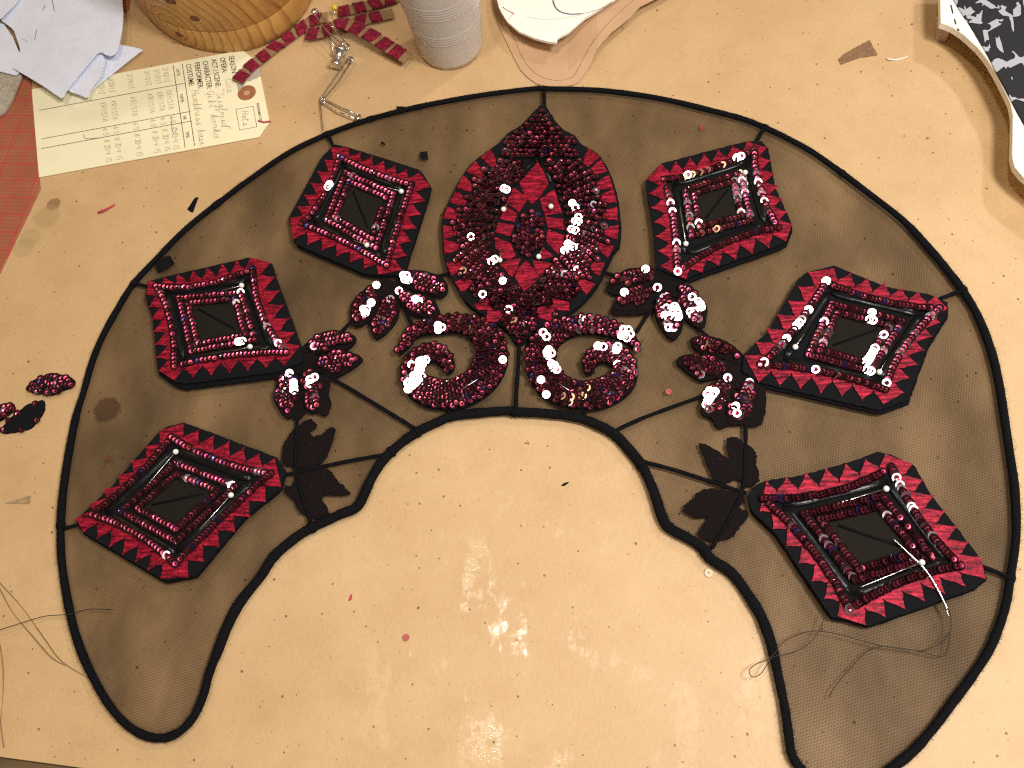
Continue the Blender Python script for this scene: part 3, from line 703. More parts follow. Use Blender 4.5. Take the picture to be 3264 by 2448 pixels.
scroll('sequined scroll curling away under the frayed diamond side, with a slanted pin', [(130, 410, 25), (190, 340, 40), (250, 255, 45), (350, 210, 55), (480, 190, 65), (620, 175, 70), (750, 200, 80), (850, 260, 95), (900, 350, 120), (915, 450, 130), (880, 570, 130), (790, 680, 125), (660, 755, 115), (520, 775, 110), (390, 760, 110), (285, 690, 105), (240, 600, 90), (265, 510, 85), (340, 440, 80), (430, 415, 72), (505, 450, 68), (548, 520, 52), (540, 585, 30)])
scroll('sequined scroll with the biggest white glints, beside the centre strut', [(2145, 395, 22), (2095, 320, 40), (2030, 265, 50), (1920, 222, 60), (1800, 195, 68), (1680, 185, 70), (1560, 205, 80), (1440, 260, 95), (1355, 340, 110), (1325, 440, 118), (1330, 550, 120), (1385, 655, 120), (1480, 735, 115), (1620, 780, 105), (1760, 785, 108), (1890, 745, 112), (2000, 670, 105), (2045, 575, 88), (2020, 485, 85), (1940, 435, 78), (1845, 425, 70), (1760, 465, 66), (1725, 530, 52), (1740, 595, 30)])

# ------------------------------------------------------------------ centre medallion
k1 = 640 / 2212
t1 = lambda pts: T(1380, 320, k1, pts)
t2 = lambda pts: T(1380, 700, k1, pts)
OUT = t1([(1220, 40), (1290, 130), (1360, 240), (1460, 330), (1560, 380), (1640, 480), (1750, 540), (1850, 620), (1930, 760), (1990, 920), (2030, 1080), (2055, 1280), (2060, 1430), (2040, 1600)]) + \
    t2([(1985, 350), (1910, 500), (1820, 690), (1715, 830), (1600, 950), (1490, 1030), (1330, 1120), (1150, 1190), (1050, 1290), (945, 1370), (850, 1290), (780, 1190), (600, 1080), (450, 980), (330, 870), (230, 700), (160, 560), (120, 420), (100, 250), (95, 50)]) + \
    t1([(105, 1290), (130, 1200), (190, 1080), (270, 920), (370, 760), (480, 640), (620, 540), (740, 450), (820, 360), (950, 280), (1030, 210), (1130, 100)])
med = thing('medallion_applique', 'pointed oval medallion crowded with dark sequins around a red flame ring', 'applique', P(1690, 720, ZF))
ZM = ZB + .0022
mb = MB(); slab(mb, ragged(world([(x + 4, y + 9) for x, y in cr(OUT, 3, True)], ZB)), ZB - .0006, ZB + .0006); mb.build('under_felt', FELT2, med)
mb = MB(); slab(mb, ragged(world(cr(OUT, 3, True), ZM)), ZB + .0007, ZM); mb.build('felt_backing', FELT, med)
reds = []
def red_patch(pts, name='embroidered_patch'):
    reds.append(pts); w = world(pts, ZM); w = [a.lerp(b, f) for a, b in zip(w, w[1:] + w[:1]) for f in (0, .25, .5, .75)]
    w = [p + Vector((random.gauss(0, .00016), random.gauss(0, .00016), 0)) for p in w]
    mb = MB(); slab(mb, w, ZM - .0001, ZM + .0007, .0002); mb.build(name, RED, med)
dense = cr(OUT, 6, True)
mcx, mcy = 1690, 740
for cxy in t1([(590, 600), (440, 750), (330, 920), (270, 1080), (205, 1260), (190, 1450), (200, 1610), (1755, 590), (1835, 745), (1905, 915), (1950, 1080), (1970, 1260), (1950, 1450)]) + t2([(230, 530), (300, 725), (1890, 340), (1810, 540), (1700, 750)]):
    i = min(range(len(dense)), key=lambda k: (dense[k][0] - cxy[0]) ** 2 + (dense[k][1] - cxy[1]) ** 2)
    a, b = dense[i - 1], dense[(i + 1) % len(dense)]; tx, ty = b[0] - a[0], b[1] - a[1]; l = math.hypot(tx, ty); tx /= l; ty /= l
    nx, ny = cxy[0] - dense[i][0], cxy[1] - dense[i][1]; d = nx * -ty + ny * tx; nx, ny = (-ty, tx) if d > 0 else (ty, -tx)
    ox, oy = dense[i][0] + nx * 5, dense[i][1] + ny * 5; h = random.uniform(20, 23); dd = random.uniform(44, 52)
    red_patch([(ox - tx * h, oy - ty * h), (ox + tx * h, oy + ty * h), (ox + nx * dd * .55 + tx * 17, oy + ny * dd * .55 + ty * 17), (ox + nx * dd + tx * 9, oy + ny * dd + ty * 9), (ox + nx * dd - tx * 9, oy + ny * dd - ty * 9), (ox + nx * dd * .55 - tx * 17, oy + ny * dd * .55 - ty * 17)])
for p in (t2([(450, 940), (620, 860), (640, 960), (660, 990), (790, 1010), (790, 1060), (700, 1135), (585, 1130), (600, 1000), (500, 1000)]), t2([(1130, 970), (1320, 940), (1320, 870), (1500, 910), (1505, 1020), (1340, 985), (1325, 1130), (1140, 1080)]),
          t2([(925, 1330), (960, 1320), (970, 1350), (945, 1368)])):
    red_patch(p)
RINGP = [t1(p) for p in ([(1150, 620), (1165, 700), (1225, 790), (1280, 910), (1200, 1040), (1090, 1150), (1010, 1060), (950, 910), (1070, 780), (1140, 700)], [(890, 965), (1050, 1085), (945, 1235), (810, 1130)], [(790, 1160), (930, 1250), (905, 1345), (740, 1310)],
        [(720, 1345), (895, 1380), (850, 1500), (685, 1455)], [(1175, 1095), (1340, 980), (1425, 1240), (1235, 1275)], [(1235, 1285), (1435, 1310), (1462, 1440), (1262, 1405)], [(1270, 1420), (1450, 1495), (1440, 1535), (1262, 1590), (1245, 1510)])] + \
        [t2(p) for p in ([(675, 195), (800, 240), (860, 270), (745, 360), (690, 335)], [(720, 380), (865, 270), (915, 400), (835, 450), (745, 420)], [(725, 490), (835, 455), (970, 435), (920, 560), (870, 640)], [(1030, 450), (1110, 540), (1180, 620), (1090, 740), (1000, 800), (900, 650), (925, 560)],
        [(1262, 280), (1440, 215), (1420, 320), (1380, 385)], [(1215, 305), (1330, 410), (1200, 445), (1150, 400)], [(1095, 455), (1330, 490), (1200, 615), (1140, 600)])]
for p in RINGP: red_patch(p)
OVAL = t1([(1090, 1160), (1205, 1270), (1248, 1450), (1215, 1600)]) + t2([(1150, 330), (1060, 415), (960, 375), (885, 250)]) + t1([(870, 1500), (920, 1350), (1000, 1230)])
for p in (t1([(1160, 620), (1010, 760), (930, 870), (880, 930)]), t1([(1175, 620), (1240, 760), (1300, 900)])):
    mb = MB(); tube(mb, world(p, ZM + .0003), .0018, 10, flat=.5); mb.build('vinyl_strip', VINYL, med, True)
GAP = t1([(1150, 600), (1340, 860), (1380, 980), (1470, 1300), (1480, 1450)]) + t2([(1450, 250), (1380, 400), (1200, 640), (1000, 815), (860, 650), (710, 500), (650, 330), (650, 180)]) + t1([(660, 1450), (740, 1230), (860, 950), (960, 860)])
big = []
cand = []
def ok_spot(p): return inside(p, OUT) and edge_dist(p, OUT) > 9 and not inside(p, GAP) and not any(inside(p, r) or edge_dist(p, r) < 3 for r in reds)
th_ = -2.75; nray = 0
while th_ < 3.53:                                  # curved bands fanning out from the flame ring to the border
    r = 90.0
    while r < 420:
        an = th_ + .0011 * (r - 90) * (1 if math.cos(th_) > 0 else -1)
        p = (mcx + math.cos(an) * r * .84 + random.gauss(0, 1.2), mcy + math.sin(an) * r + random.gauss(0, 1.2))
        if ok_spot(p) and edge_dist(p, OUT) > 30 and 505 < p[1] < 985 and (nray % 2 == 0 or r > 185): cand.append(p)
        r += 13.8
    th_ += .082; nray += 1
y = 340.0; k = 0
while y < 1090:
    if y < 505 or y > 985:
        x = 1412 + (7 if k % 2 else 0)
        while x < 1972:
            p = (x + random.gauss(0, 1.4), y + random.gauss(0, 1.4))
            if ok_spot(p) and (y < 455 or y > 985 or edge_dist(p, OUT) > 30): cand.append(p)
            x += 15.5
    y += 13.8; k += 1
oval_n = fill(med, OVAL, ZM + .0010, PI / 2, (13, 14.5), 5, .24, .06, .02, -1)
cand.sort(key=lambda p: (p[0] - mcx) ** 2 + (p[1] - mcy) ** 2)
keep = max(0, 300 - oval_n); loose = MB()
random.shuffle(cand)
for i, p in enumerate(cand):
    ang = math.atan2(p[1] - mcy, p[0] - mcx); d = P(p[0] + math.cos(ang) * 20, p[1] + math.sin(ang) * 20, ZM) - P(p[0], p[1], ZM)
    if p[1] > 880: d = Vector((0, 1, 0))
    pos_z = ZM + .0013 + random.uniform(0, .0005)
    if i < keep: sew(med, p[0], p[1], pos_z, d, .25, .17)
    else:
        pos = P(p[0], p[1], pos_z); nn = lean(d, .25, .17)
        for gx, gy, gr in GLINTS:
            if (p[0] - gx) ** 2 + (p[1] - gy) ** 2 < gr * gr: nn = half_to_lamp(pos, GK(p[0])); pos.z += .0004
        mt = Matrix.Translation(pos) @ nn.to_track_quat('Z', 'Y').to_matrix().to_4x4()
        loose.add([mt @ v.co for v in SEQ_ME.vertices], [tuple(f.vertices) for f in SEQ_ME.polygons]); loose.mi[-len(SEQ_ME.polygons):] = [f.material_index for f in SEQ_ME.polygons]
if loose.v:
    o = loose.build('crowded_sequins', SEQ, med); o['kind'] = 'stuff'

# ------------------------------------------------------------------ pins, needle, threads
def pin(label, head, tip, zh=.0100, zt=.0078, hm=PEARL, r=.0016, grp='white headed straight pins'):
    a, b = P(*head, zh), P(*tip, zt); th = thing('straight_pin', label, 'pin', a, grp)
    if hm:
        mb = MB(); ball(mb, a, r); mb.build('head', hm, th, True)
    mb = MB(); tube(mb, [a, a.lerp(b, .5), b - (b - a) * .06, b], [.00033, .00033, .00033, .00008], 8); mb.build('shaft', STEEL, th, True)
pin('white headed pin across the top corner of the frayed diamond', (1279, 610), (1205, 590))
pin('white headed pin in the lower corner of the frayed diamond', (1169, 781), (1122, 765))
pin('white headed pin along the upper edge of the diamond beside the black square', (770, 910), (698, 929))
pin('white headed pin along the lower edge of the diamond beside the black square', (797, 1105), (740, 1121))
pin('long white headed pin along the outer edge of the dullest diamond', (560, 1440), (425, 1598))
pin('white headed pin along the inner edge of the dullest diamond', (736, 1578), (600, 1728))
pin('white headed pin in the upper corner of the diamond with the blue sequin row', (2375, 550), (2384, 592))
pin('white headed pin standing in the lower corner of the diamond with the blue sequin row', (2186, 777), (2163, 636))
pin('white headed pin in the lower corner of the brightest glinting diamond', (2803, 1186), (2826, 1146))
pin('white headed pin near the leaf end of the brightest glinting diamond', (2535, 1106), (2567, 1060))
pin('white headed pin along the upper edge of the diamond under the needle', (2825, 1558), (2615, 1621))
pin('white headed pin crossed by the curved needle', (2938, 1793), (2738, 1873))
pin('white headed pin stuck beside the upper half of the red flame ring, sequined side', (1605, 667), (1624, 640), .0105)
pin('white headed pin stuck upright in the red flame ring', (1756, 658), (1753, 634), .0105)
pin('white headed pin next to a flat white sequin in the medallion', (1593, 829), (1595, 792), .0105)
pin('white headed pin at the foot of the medallion centre oval', (1717, 818), (1734, 782), .0105)
pin('bare steel pin lying slanted on a scroll', (1470, 1241), (1523, 1209), .0088, .0088, None, 0, None)
pin('bare steel pin stuck in the scroll with the biggest glints', (1780, 1222), (1816, 1246), .0088, .0076, None, 0, None)
# curved needle
nd = cr([(2846, 1716), (2895, 1763), (2950, 1818), (2992, 1885), (3020, 1945)], 6)
nw = [P(x, y, .0105 - .003 * i / len(nd)) for i, (x, y) in enumerate(nd)]
th = thing('needle', 'curved steel sewing needle lying across a diamond', 'needle', nw[0])
mb = MB(); tube(mb, nw, [.00015 + .00055 * min(1, i / 8) for i in range(len(nw))], 8); mb.build('shaft', STEEL, th, True)
mb = MB(); ec = nw[-1]; tv = (nw[-1] - nw[-2]).normalized(); sv = Vector((-tv.y, tv.x, 0))
tube(mb, [ec + tv * .0012 * (1 + math.cos(q)) + sv * .0006 * math.sin(q) for q in [2 * PI * k / 12 for k in range(12)]], .00022, 6, True); mb.build('eye', STEEL, th, True)
def thread(label, pts, z=.0046, r=.00020, m=THREAD, grp=None, name='thread'):
    q = cr(pts, 6); w = [P(x, y, z + .0006 * math.sin(i * .37)) for i, (x, y) in enumerate(q)]
    mb = MB(); tube(mb, w, r, 5); o = mb.build(name, m, None, True); tag(o, label, 'thread', grp); return o
TD4 = lambda pts: TA(4, 'D', pts)
thread('black thread looping from the needle eye over the netting and past the rim', TD4([(1618, 405), (1640, 480), (1630, 590), (1560, 680), (1450, 735), (1380, 740), (1250, 725), (1090, 700), (950, 665), (800, 620), (640, 590), (520, 590), (400, 630), (310, 690), (265, 750), (200, 810), (120, 842), (60, 895), (85, 945), (150, 920), (210, 830), (245, 790), (330, 770), (430, 745), (530, 680), (600, 590), (640, 500), (655, 440)]), .0075, .00021)
thread('black thread tail ending on the netting below the needle', TD4([(1630, 590), (1620, 700), (1580, 782), (1480, 770), (1380, 742), (1240, 722), (1090, 706), (980, 750), (850, 880), (740, 1010), (695, 1080), (685, 1110)]), .0052, .00021)
TD1 = lambda pts: TA(1, 'D', pts)
thread('dark thread crossing the rim near the lower tip of the frame', TD1([(-60, 590), (0, 575), (160, 525), (350, 470), (530, 455), (700, 415), (890, 420)]), .0068, .00022)
thread('brown thread running to the rim, the longer of a loose pair', TD1([(-60, 140), (0, 210), (180, 410), (330, 620), (480, 820), (690, 955)]), .0006, .00020, THREADB)
thread('brown thread ending in a knot, the shorter of a loose pair', TD1([(-60, 170), (0, 260), (100, 440), (250, 620), (400, 790), (510, 855)]), .0006, .00022, THREADB)
thread('brown thread curving along the paper at the corner by the table edge', TD1([(0, 690), (25, 900), (20, 1150), (5, 1300), (30, 1500)]), .0005, .00018, THREADB)
thread('short white thread beside the brown net scrap', TA(4, 'A', [(1135, 455), (1160, 465), (1220, 466), (1305, 445)]), .0006, .00045, WTHREAD)
thread('short red thread on the paper between tag and frame', TA(1, 'B', [(770, 192), (820, 172), (900, 132)]), .0006, .0007, REDT)

# ------------------------------------------------------------------ loose bits
def scrap(name, label, cat, pts, m, z0=0.0, th=.0005, grp=None):
    mb = MB(); slab(mb, ragged(world(pts, z0), .0012, .0001), z0, z0 + th, .0001); o = mb.build(name, m); return tag(o, label, cat, grp)
scrap('net_scrap', 'brown net scrap shaped like a wedge beside a white thread', 'scrap', TA(4, 'A', [(755, 465), (800, 425), (1000, 315), (1065, 435), (920, 455), (775, 510)]), NETSCR)
scrap('net_scrap', 'small pointed net scrap beside the outer rim below the sequined petals', 'scrap', TA(1, 'C', [(40, 995), (245, 930), (235, 1000)]), simple('grey_net_scrap', (.33, .23, .12), .8, .2, 0, 900, .3))
scrap('cloth_square', 'black cloth square tucked at the outer rim beside a diamond', 'scrap', TA(1, 'B', [(1215, 600), (1280, 540), (1335, 530), (1370, 595), (1240, 668)]), BLK, ZF + .0002)
scrap('cloth_square', 'small black cloth square on the netting beside the medallion', 'scrap', TA(2, 'A', [(1325, 1195), (1382, 1185), (1390, 1255), (1322, 1242)]), BLK, ZF + .0002)
scrap('cloth_scrap', 'black cloth tab sticking out of the rim near the safety pins', 'scrap', TA(2, 'A', [(1140, 835), (1215, 838), (1225, 880), (1150, 890)]), BLK, ZF - .0004)
scrap('cloth_scrap', 'tiny black crumb on the netting near the small square', 'scrap', TA(2, 'A', [(1018, 1110), (1035, 1112), (1058, 1132), (1045, 1140), (1025, 1132)]), BLK, ZF + .0002)
scrap('cloth_scrap', 'black wedge of cloth on the paper outside the rim', 'scrap', TA(1, 'B', [(1530, 75), (1555, 72), (1510, 195), (1466, 170)]), BLK)
scrap('cloth_scrap', 'thin black snip lying on the paper inside the crescent', 'scrap', TA(3, 'C', [(463, 855), (480, 838), (528, 825), (520, 838), (475, 862)]), BLK)
scrap('red_scrap', 'red fleck on the paper inside the crescent', 'scrap', TA(2, 'D', [(765, 352), (785, 300), (797, 297), (788, 345)]), REDT)
scrap('red_scrap', 'tiny red fleck on the netting below the rim', 'scrap', TA(3, 'A', [(1553, 985), (1566, 980), (1580, 1018), (1568, 1022)]), REDT, ZF + .0002)
def loose_sequin(label, px, py, z, m, s=.9):
    me = SEQ_FLAT.copy(); me.name = 'loose_sequin'; me.materials.clear(); me.materials.append(m); me.materials.append(m)
    o = bpy.data.objects.new('loose_sequin', me); col.objects.link(o); o.location = P(px, py, z); o.scale = (s,) * 3; tag(o, label, 'sequin')
PINKS = simple('pink_sequin', (.40, .07, .07), .45, .4, 0); BRS = simple('brown_sequin', (.16, .05, .025), .3, .5, .3); CLS = simple('clear_sequin', (.66, .52, .34), .3, .5, 0)
loose_sequin('pink loose sequin on bare paper inside the crescent', 1294, 2032, .0008, PINKS, .75); loose_sequin('brown loose sequin seen near the outer rim above the dullest diamond', 344, 1463, ZF + .0008, BRS, .7)
loose_sequin('pink loose sequin on the netting beside a long strut', 2131, 1248, ZF + .0008, PINKS, .7); loose_sequin('pale clear loose sequin on paper beside the inner rim', 2259, 1826, .0008, CLS)
# loose sequined petals
def petal(label, pts, ang, face=True):
    po = T(0, 1150, 300 / 1991, pts); cx = sum(p[0] for p in po) / len(po); cy = sum(p[1] for p in po) / len(po)
    th = thing('sequined_petal', label, 'applique', P(cx, cy, 0), 'loose sequined petals on the paper')
    mb = MB(); slab(mb, ragged(world(cr(po, 4, True), .001), .0012, .00015), 0, .0014, .0004); mb.build('backing', FELT, th)
    if face: fill(th, po, .0024, ang, (12, 12), 4, .25, .14)
    else:
        q = cr(po, 4, True)
        for i in range(0, len(q), 4):
            if random.random() < .55: sew(th, q[i][0] + (cx - q[i][0]) * .1, q[i][1] + (cy - q[i][1]) * .1, .0016, Vector((1, 0, 0)), .3, .3)
petal('sequined petal lying face up beside the outer rim', [(540, 580), (700, 420), (900, 320), (1100, 250), (1300, 290), (1500, 350), (1590, 460), (1500, 570), (1300, 640), (1100, 730), (950, 700), (780, 700), (600, 640)], -.2)
petal('sequined petal lying face down, black back showing', [(25, 1490), (130, 1290), (350, 1110), (560, 930), (760, 880), (890, 820), (940, 900), (930, 1060), (800, 1260), (640, 1430), (450, 1480), (150, 1540)], -.7, False)
petal('sequined petal cut off by the picture edge behind the face down one', [(-250, 1000), (0, 950), (180, 920), (290, 920), (280, 1050), (120, 1180), (0, 1270), (-250, 1300)], -.3)

# ------------------------------------------------------------------ costume tag
TO, TU, TV = P(814, 155, 0), P(869, 432, 0), P(98, 289, 0)
U, V = TU - TO, TV - TO
def tg(u, v, z=.0012): q = TO + U * u + V * v; q.z = z; return q
tagth = thing('costume_tag', 'cream manila costume tag with a handwritten work log', 'tag', tg(.5, .5, 0))
zfT = lambda x, y: 0
mb = MB(); slab(mb, [tg(u, v) for u, v in ((.17, 0), (.86, 0), (1, .055), (1, 1), (0, 1), (0, .055))], .0004, .0010, .0001); mb.build('card', MANILA, tagth)
mb = MB(); ctr = tg(.50, .070)
ringp = [(.0062, .00105), (.0062, .00135), (.0022, .00135), (.0022, .00105)]
lathe(mb, ringp, 28, Matrix.Translation((ctr.x, ctr.y, 0)), cap=False); mb.build('reinforcement_ring', RING, tagth)
mb = MB(); lathe(mb, [(.0021, .00105), (.0021, .00112)], 20, Matrix.Translation((ctr.x, ctr.y, 0))); mb.build('hole', KRAFT2, tagth)
ZI = .00112
def tline(u0, v0, u1, v1, wd=.00042, m=INK, name='printed_line'):
    a, b = tg(u0, v0, ZI), tg(u1, v1, ZI); t = (b - a).normalized(); s = Vector((-t.y, t.x, 0)) * wd / 2
    mb = MB(); mb.add([a - s, b - s, b + s, a + s], [(0, 1, 2, 3)]); mb.build(name, m, tagth)
Un, Vn = U.normalized(), V.normalized()
def printed(txt, u, v, size, sx=.82, m=INK, bold=.006):
    c = bpy.data.curves.new('printed_text', 'FONT'); c.body = txt; c.size = size; c.offset = bold * size; c.resolution_u = 2
    o = bpy.data.objects.new('tmp', c); me = bpy.data.meshes.new_from_object(o); bpy.data.objects.remove(o)
    base = tg(u, v, ZI); mb = MB()
    mb.add([base + Un * p.co.x * sx - Vn * p.co.y for p in me.vertices], [tuple(f.vertices) for f in me.polygons]); mb.build('printed_text', m, tagth); bpy.data.meshes.remove(me)
for txt, v in (('SEASON:', .118), ('OPERA:', .157), ('ACT / SCENE:', .195), ('CHARACTER:', .233), ('PERFORMER:', .270), ('COSTUME:', .307)): printed(txt, .045, v, .0053)
printed('PERFORMER CODE', .635, .040, .0026, .78)
for txt, u in (('DATE', .08), ('NAME', .38), ('HR', .625), ('TIME', .80)): printed(txt, u, .352, .0033, .8, INK, 0)
tline(.03, .322, .97, .322); tline(.03, .362, .97, .362)
for u in (.262, .590, .697): tline(u, .318, u, .965)
for a_, b_ in (((.66, .055), (.89, .055)), ((.89, .055), (.89, .128)), ((.89, .128), (.66, .128)), ((.66, .128), (.66, .055))): tline(*a_, *b_, .00028)
# single-stroke handwriting on a 4 x 6 grid
G = {'0': [[(1, 0), (0, 2), (0, 4), (1, 6), (3, 6), (4, 4), (4, 2), (3, 0), (1, 0)]], '1': [[(2, 0), (2, 6)]], '2': [[(0, 5), (1, 6), (3, 6), (4, 4), (0, 0), (4, 0)]], '3': [[(0, 6), (4, 6), (2, 3.5), (4, 2), (3, 0), (0, .5)]],
     '4': [[(0, 6), (0, 3), (4, 3)], [(3, 6), (3, 0)]], '5': [[(4, 6), (0, 6), (0, 3.5), (3, 3.5), (4, 2), (3, 0), (0, 0)]], '6': [[(3, 6), (0, 3), (0, 1), (2, 0), (4, 1.5), (2, 3), (0, 2)]], '8': [[(2, 3), (0, 4.5), (2, 6), (4, 4.5), (0, 1.5), (2, 0), (4, 1.5), (2, 3)]],
     '9': [[(4, 4), (1, 3.5), (0, 5), (2, 6), (4, 5), (3, 0)]], '/': [[(0, 0), (3, 6)]], ':': [[(1, 1), (1, 1.5)], [(1, 4), (1, 4.5)]], '-': [[(0, 3), (3, 3)]], '.': [[(1, 0), (1.3, .3)]], 'K': [[(0, 0), (0, 6)], [(4, 6), (0, 3), (4, 0)]],
     'R': [[(0, 0), (0, 6), (3, 6), (4, 4.5), (3, 3), (0, 3), (4, 0)]], 'I': [[(2, 0), (2, 6)]], 'S': [[(4, 5), (2, 6), (0, 5), (4, 1.5), (2, 0), (0, 1)]], 'T': [[(0, 6), (4, 6)], [(2, 6), (2, 0)]], 'A': [[(0, 0), (2, 6), (4, 0)], [(1, 2), (3, 2)]],
     'H': [[(0, 0), (1, 6)], [(3, 0), (4, 6)], [(0, 3), (4, 3.5)]], 'a': [[(3, 3), (1, 3), (0, 1), (2, 0), (3, 3), (3.5, 0), (4, .5)]], 't': [[(1, 5.5), (1, 0), (3, .5)], [(0, 3.8), (3, 4)]], 's': [[(0, 0), (2, 3), (3, .5), (1, 0), (4, .5)]],
     'e': [[(0, .5), (2, 2), (1.5, 3), (.5, 2), (1, 0), (4, .6)]], 'd': [[(3, 3), (1, 3), (0, 1), (2, 0), (3, 2), (3.5, 6), (3, 0), (4, .5)]], 'r': [[(0, .5), (1, 3), (1.6, 2.6), (3, 2.8), (3, .3), (4, .5)]], 'b': [[(0, .5), (1.5, 6), (.8, 0), (2.8, .8), (2, 2.8), (4, 2.4)]],
     'i': [[(0, .5), (1, 3), (1.3, 0), (2.5, .5)], [(1.3, 4.3), (1.5, 4.6)]], 'g': [[(3, 3), (1, 3), (0, 1), (2, .2), (3, 3), (2.5, -3), (.5, -2.5), (4, .6)]], 'f': [[(0, .5), (2.5, 5.6), (1.5, 6), (1, -3), (2, -1), (4, .6)]], 'l': [[(0, .5), (2.5, 5.6), (1.6, 6), (1.2, 0), (3, .5)]],
     'h': [[(0, .5), (2, 6), (.8, 0), (2, 3), (3, 2.5), (3, 0), (4, .5)]], 'n': [[(0, 0), (.5, 3), (.6, 0), (2, 3), (2.8, 2.5), (3, 0), (4, .5)]], 'o': [[(1, 3), (0, 1.2), (1.5, 0), (3, 1.5), (2, 3), (4, 2.6)]], 'C': [[(4, 5), (2.5, 6), (0, 3), (2, 0), (4, 1)]], 'G': [[(4, 5), (2, 6), (0, 3), (2, 0), (3.6, 3), (3, -2)]],
     '"': [[(0, 5), (.4, 6.5)], [(1.4, 5), (1.8, 6.5)]], 'u': [[(0, 3), (.6, .4), (2, 0), (3, 3), (3.2, 0), (4, .5)]], ' ': []}
def hand(txt, u, v, h, w, m=PENCIL, slant=.18, wd=.00032):
    mb = MB(); x = 0; k = h / 6; kx = w / (4.8 * max(1, len(txt)))
    base = tg(u, v, ZI + .00004)
    for ch in txt:
        for st in G.get(ch, []):
            pts = [(x + (a + b * slant) * 1.0 + random.gauss(0, .12), b + random.gauss(0, .15)) for a, b in st]
            pts = cr(pts, 3) if len(pts) > 2 else pts
            ws = [base + Un * a * kx - Vn * b * k for a, b in pts]
            for p, q in zip(ws, ws[1:]):
                if (q - p).length < 1e-7: continue
                s = (q - p).normalized(); s = Vector((-s.y, s.x, 0)) * wd / 2; mb.add([p - s, q - s, q + s, p + s], [(0, 1, 2, 3)])
        x += 4.8
    if mb.v: mb.build('handwriting', m, tagth)
hand('Hats', .69, .108, .0048, .0135); hand('Cos', .30, .150, .0052, .0135); hand('"Siegfried"', .40, .197, .0052, .037); hand('Gibichorha', .40, .236, .0052, .042); hand('Headdress base', .36, .300, .0052, .049)
for v, da, nm, hr, tm in ((.408, '2/10/13', 'KRISTA', '6.5', '8:30-4:15'), (.447, '2/12/13', 'KRISTA', '6.5', '8:30-4:15'), (.490, '2/13/13', 'KRISTA', '6.0', '8:30-4:15'), (.565, '2/14/13', 'KRISTA', '6.5', '8:30-4:15'), (.650, '2/20/13', 'KRISTA', '6.5', '8:30-4:15'), (.695, '2/23/13', 'KRISTA', '6.5', '8:30-4:15')):
    hand(da, .04, v, .0036, .013); hand(nm, .31, v, .0036, .017); hand(hr, .605, v, .0034, .006); hand(tm, .73, v, .0036, .019)
for pts in ([(.62, .40), (.74, .405), (.79, .40), (.75, .383)], [(.63, .78), (.67, .775), (.69, .74), (.695, .71)]):
    for p, q in zip(cr(pts, 4), cr(pts, 4)[1:]): pass
    mb = MB(); tube(mb, [tg(a, b, ZI) for a, b in cr(pts, 5)], .0002, 4); mb.build('pen_mark', PENB, tagth)
mb = MB(); tube(mb, [tg(.83, .045, .0012), tg(.86, .022, .0014), tg(.86, -.005, .0013)], .0006, 6); mb.build('red_thread_end', REDT, tagth)

# ------------------------------------------------------------------ white interfacing scraps, grey felt, grid mat
def wave(a, f, ph): return lambda x, y: a * (math.sin(x * f + ph) * math.cos(y * f * .8 + ph * 1.7) + .5 * math.sin((x + y) * f * 1.9 + ph))
def cloth(name, label, cat, pts, m, z, th=.0007, amp=.0012, f=45, ph=0, lift=None, grp=None):
    w = resample(world(cr(pts, 3, True) if lift is None or True else pts, z), .004, True)
    wv = wave(amp, f, ph); mb = MB(); sheet(mb, w, z, th, (lambda x, y: wv(x, y) + amp * 1.5 + (lift(x, y) if lift else 0)), .009)
    o = mb.build(name, m, None, True); tag(o, label, cat, grp)
    mo = o.modifiers.new('e', 'EDGE_SPLIT'); mo.split_angle = .9
    return o
A1 = lambda pts: TA(1, 'A', pts)
gl = 'white interfacing scraps in a loose heap'
mb = MB(); slab(mb, world([(60, 150), (98, 240), (128, 602), (0, 868), (-70, 1010), (-300, 1000), (-300, 150)], .0008), .0001, .0012, .0002); tag(mb.build('gridded_mat', GRID), 'salmon pink gridded cutting mat with red lines under the tag', 'cutting mat')
mb = MB(); slab(mb, world([(395, -80), (420, -80), (410, 30), (398, 40), (390, 0)], .0008), .0001, .0010, .0002); tag(mb.build('gridded_strip', GRID), 'thin pink gridded strip between the cloth heap and the wooden block', 'paper strip')
def corner(pts, m): return pts
def sharp_cloth(name, label, cat, pts, m, z, amp=.0010, f=45, ph=0, th=.0007, lift=None, grp=gl):
    w = resample(world(pts, z), .004, True); wv = wave(amp, f, ph); mb = MB()
    sheet(mb, w, z, th, lambda x, y: wv(x, y) + amp * 1.5 + (lift(x, y) if lift else 0), .008)
    return tag(mb.build(name, m), label, cat, grp)
sharp_cloth('felt_scrap', 'grey felt scrap under the white cloth heap', 'scrap', A1([(-150, 560), (190, 600), (110, 780), (50, 890), (-20, 930), (-150, 920)]), GREYC, .0016, .0005, 60, 1, .0015, None, None)
sharp_cloth('interfacing_scrap', 'white triangular interfacing scrap sticking out over the tag edge, lowest of the heap', 'scrap', A1([(560, 300), (960, 365), (1130, 400), (850, 615), (640, 780), (500, 600)]), CLOTH, .0016, .0004, 40, 2)
sharp_cloth('interfacing_scrap', 'white interfacing scrap with rounded side, at the outer edge of the heap', 'scrap', A1([(-120, 160), (40, 200), (110, 300), (160, 420), (190, 560), (130, 605), (0, 570), (-120, 560)]), CLOTH, .0040, .0007, 50, 3)
sharp_cloth('interfacing_scrap', 'white interfacing flap with a pen dot, overlapping the tag', 'scrap', A1([(560, 560), (800, 425), (835, 480), (800, 600), (730, 690), (690, 780), (620, 745), (540, 725)]), CLOTH, .0052, .0004, 40, 4)
